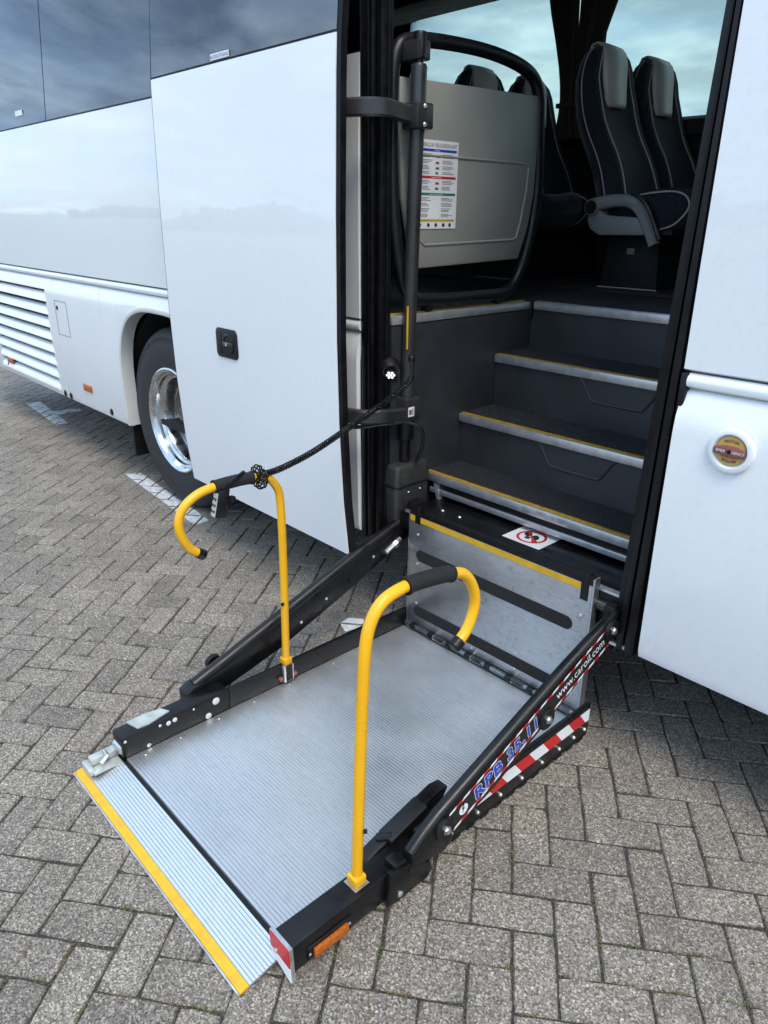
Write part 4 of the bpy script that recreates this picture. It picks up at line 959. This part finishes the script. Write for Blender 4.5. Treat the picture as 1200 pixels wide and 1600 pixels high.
# sticker field on the arm: local frame along the arm
p0, p1 = Vector((-.9352, 1.112, .147)), Vector((-.9352, 1.80, .421))
e1 = (p1-p0).normalized(); e2 = Vector((1, 0, 0)).cross(e1).normalized()
if e2.z < 0: e2 = -e2
LEN = (p1-p0).length
def S(u, v, d=0): return p0 + e1*u + e2*v + Vector((d, 0, 0))
stk = MB().poly([S(0, -.036), S(LEN, -.036), S(LEN, .036), S(0, .036)]).build('arm_sticker', 'black_print', ra, smooth=0)
n = 26; st_ = LEN/n
for i in range(n):
    for v0, v1 in ((.028, .036), (-.036, -.028)):
        u0 = i*st_; sk = .010
        MB().poly([S(u0, v0, .0005), S(min(u0+st_, LEN), v0, .0005), S(min(u0+st_+sk, LEN), v1, .0005), S(min(u0+sk, LEN), v1, .0005)]).build('border_stripe', 'red' if i % 2 else 'white_sticker', stk, smooth=0)
def fitted(body, size, v0, d, u0, wid, name, m, shear=0, offset=0, space=1.0):
    o = MB().text(body, size, S(0, v0, d), e1, e2, shear, offset, space=space).build(name, m, stk, smooth=0)
    us = [(v.co-p0).dot(e1) for v in o.data.vertices]; a, b = min(us), max(us)
    for v in o.data.vertices: uu = (v.co-p0).dot(e1); v.co += e1*((u0+(uu-a)/(b-a)*wid)-uu)
for body, u0, wid in (('RPB', .098, .120), ('35.11', .238, .142)):
    fitted(body, .056, -.0205, .0006, u0, wid, 'type_outline', 'white_sticker', .08, .0034, 1.18)
    fitted(body, .056, -.0205, .0010, u0+.0018, wid-.0036, 'type_text', 'blue_print', .08, .0019, 1.18)
fitted('www.caroil.com', .044, -.011, .0008, .474, .245, 'web_text', 'white_sticker')
MB().poly([S(.053+.017*math.cos(t), -.002+.017*math.sin(t), .0008) for t in [i*math.pi/12 for i in range(24)]]).build('emblem', 'white_sticker', stk, smooth=0)
MB().poly([S(.056, .016, .0012), S(.046, .004, .0012), S(.052, .003, .0012), S(.044, -.012, .0012), S(.060, .003, .0012), S(.053, .005, .0012), S(.062, .014, .0012)]).build('emblem_mark', 'black_print', stk, smooth=0)
# left arm: channel section
la_ = arm_shape([(.93, .06), (1.066, .072), (1.287, .128), (1.647, .262), (1.90, .372), (1.97, .41), (1.97, .47), (1.914, .447), (1.661, .372), (1.304, .243), (1.073, .160), (.93, .118)], -1.975, -1.930, 'lift_arm')
MB().tube([(-1.9535, .94, .12), (-1.9535, 1.075, .165), (-1.9535, 1.305, .247), (-1.9535, 1.662, .376), (-1.9535, 1.96, .468)], .0225, 14).build('arm_tube', 'black_metal', la_)
MB().prism([(.90, .05), (.97, .045), (1.0, .07), (.985, .13), (.93, .128), (.90, .11)], 'x', -1.985, -1.926).build('arm_fork', 'black_metal', la_, .005)
for y, z in ((1.50, .285), (1.38, .23), (1.74, .385)): screw(la_, (-1.930, y, z-.03), (1, 0, 0), .006, .003)
MB().tube([(-1.925, 1.80, .355), (-1.925, 1.88, .392)], .011, 10).build('hydraulic_fitting', 'zinc', la_)
MB().tube([(-1.925, 1.845, .372), (-1.925, 1.86, .38)], .016, 6).build('fitting_nut', 'zinc', la_)
MB().lathe([(.03, 0), (.03, .02), (0, .02)], (-1.995, 1.05, .135), (-1, 0, 0), 18).build('roller', 'black_rubber', la_)
# handrails
def rail(x, pts, g0, g1, label, sgn):
    cp = curve_pts([(x, y, z) for y, z in pts], 8)
    h = MB().tube(cp, .0138, 16).build('handrail', 'yellow', lift); h['label'] = label
    seg = [p for p in cp if g0 <= p.y <= g1 and p.z > .80]
    MB().tube(seg, [.0195]*len(seg), 16).build('grip', 'foam', h)
    MB().tube([seg[0], seg[0]+(seg[1]-seg[0])*.6], .0215, 16).build('grip_collar', 'foam', h); MB().tube([seg[-1], seg[-1]+(seg[-2]-seg[-1])*.6], .0215, 16).build('grip_collar', 'foam', h)
    MB().tube([cp[-5], cp[-3], cp[-1], cp[-1]+(cp[-1]-cp[-2])*.6], [.0165, .017, .0165, .013], 16).build('end_cap', 'black_rubber', h)
    return h
h2 = rail(-.99, [(.840, .107), (.850, .38), (.860, .617), (.868, .74), (.882, .805), (.918, .848), (.985, .861), (1.06, .855), (1.13, .843), (1.178, .824), (1.212, .778), (1.222, .725), (1.197, .666), (1.154, .636)], .985, 1.130, 'nearer yellow hoop handrail with black foam grip', 1)
MB().box(-1.008, -.972, .822, .858, .1075, .135).build('rail_socket', 'yellow', h2, .005)
MB().box(-1.012, -.968, .818, .862, .1072, .1085).build('socket_plate', 'zinc', h2)
MB().lathe([(.005, 0), (.006, .008), (0, .01)], (-.977, .851, .27), (.6, .8, 0), 10).build('stop_button', 'black_rubber', h2)
h1 = rail(-1.86, [(1.256, .10), (1.262, .35), (1.266, .6), (1.264, .74), (1.250, .79), (1.215, .826), (1.155, .838), (1.09, .841), (1.02, .838), (.965, .826), (.918, .793), (.902, .738), (.928, .668), (.975, .630)], 1.02, 1.165, 'farther yellow hoop handrail with the coiled cord round its grip', -1)
MB().box(-1.877, -1.843, 1.239, 1.273, .112, .14).build('rail_socket', 'yellow', h1, .005)
MB().box(-1.858, -1.843, 1.235, 1.277, .045, .1115).build('socket_plate', 'zinc', h1, .002); MB().box(-1.8428, -1.8400, 1.243, 1.269, .05, .111).build('socket_cover', 'black_metal', h1)
for y in (1.226, 1.286): MB().lathe([(.009, 0), (.009, .012), (.005, .016), (0, .016)], (-1.858, y, .06), (1, 0, 0), 12).build('release_pin', 'brown_red', h1)
MB().lathe([(.005, 0), (.006, .008), (0, .01)], (-1.85, 1.25, .36), (.3, -.9, 0), 10).build('stop_button', 'black_rubber', h1)

# ------------------------------------------------------------------ hand control with its coiled cord
rc = thing('hand_control', (-1.86, 1.05, .74), 'black hand control with grey key face and coiled cord, hung on the yellow handrail grip', 'remote control')
mb = MB(); mb.hexa([(-1.868, 1.015, .745), (-1.838, 1.012, .745), (-1.838, 1.05, .735), (-1.868, 1.055, .735), (-1.868, 1.035, .832), (-1.838, 1.032, .832), (-1.838, 1.072, .828), (-1.868, 1.075, .828)])
bd = mb.build('control_body', 'black_plastic', rc, .005)
MB().hexa([(-1.868, 1.0135, .750), (-1.840, 1.0105, .750), (-1.840, 1.0125, .750), (-1.868, 1.0155, .750), (-1.868, 1.0315, .822), (-1.840, 1.0285, .822), (-1.840, 1.0305, .822), (-1.868, 1.0335, .822)]).build('key_face', 'remote_face', rc)
for i in range(3):
    for s in (-.007, .007):
        t = .2+.27*i; MB().lathe([(.0042, 0), (.0042, .002), (0, .003)], (-1.854+s, 1.0115+.018*t, .752+.068*t), (.1, -.97, .2), 10).build('key', 'black_print', rc)
MB().lathe([(.009, 0), (.010, .012), (0, .014)], (-1.836, 1.07, .80), (1, 0, 0), 14).build('side_switch', 'black_rubber', rc)
MB().tube(curve_pts([(-1.85, 1.06, .83), (-1.838, 1.07, .850), (-1.838, 1.10, .862), (-1.862, 1.135, .862), (-1.885, 1.15, .845), (-1.875, 1.165, .822), (-1.85, 1.172, .832), (-1.842, 1.185, .85)], 5), .005, 8).build('cord_tail', 'black_rubber', rc)
def helix(path, r, pitch, wire, segs=9):
    P = curve_pts(path, 14); d = [0]
    for a, b in zip(P, P[1:]): d.append(d[-1]+(b-a).length)
    total = d[-1]; turns = total/pitch; n = int(turns*segs); pts = []; k = 0; prev = None
    for i in range(n+1):
        s = total*i/n
        while k < len(d)-2 and d[k+1] < s: k += 1
        f = (s-d[k])/max(1e-9, d[k+1]-d[k]); c = P[k].lerp(P[k+1], f); t = (P[k+1]-P[k]).normalized()
        if prev is None: u = t.cross(Vector((0, 0, 1))).normalized()
        else: u = (prev - t*prev.dot(t)).normalized()
        prev = u; w = t.cross(u); an = 2*math.pi*i/segs
        pts.append(c + (u*math.cos(an)+w*math.sin(an))*r)
    return MB().tube(pts, wire, 5, caps=True)
helix([(-1.852, 1.196, .842), (-1.853, 1.27, .846), (-1.858, 1.40, .872), (-1.866, 1.55, .918), (-1.868, 1.68, .965), (-1.86, 1.77, 1.005), (-1.845, 1.825, 1.045), (-1.838, 1.838, 1.07)], .0088, .0098, .0031).build('coiled_cord', 'black_rubber', rc, smooth=60)
# the part of the coil that is wound round the rail
pts = []
for i in range(41):
    t = i/40*2*math.pi*1.05; pts.append((-1.86+.024*math.cos(t), 1.185+.007*i/40, .834+.026*math.sin(t)))
helix(pts[::2], .0135, .0125, .0028, 10).build('coil_loop', 'black_rubber', rc, smooth=60)
MB().tube(curve_pts([(-1.838, 1.838, 1.07), (-1.843, 1.845, 1.09), (-1.85, 1.85, 1.11), (-1.856, 1.852, 1.125)], 4), .005, 8).build('cord_plug', 'black_rubber', rc)
MB().lathe([(.012, 0), (.012, .02), (.008, .024), (0, .024)], (-1.858, 1.853, 1.12), (.3, -.2, .9), 12).build('cord_socket', 'black_plastic', rc)
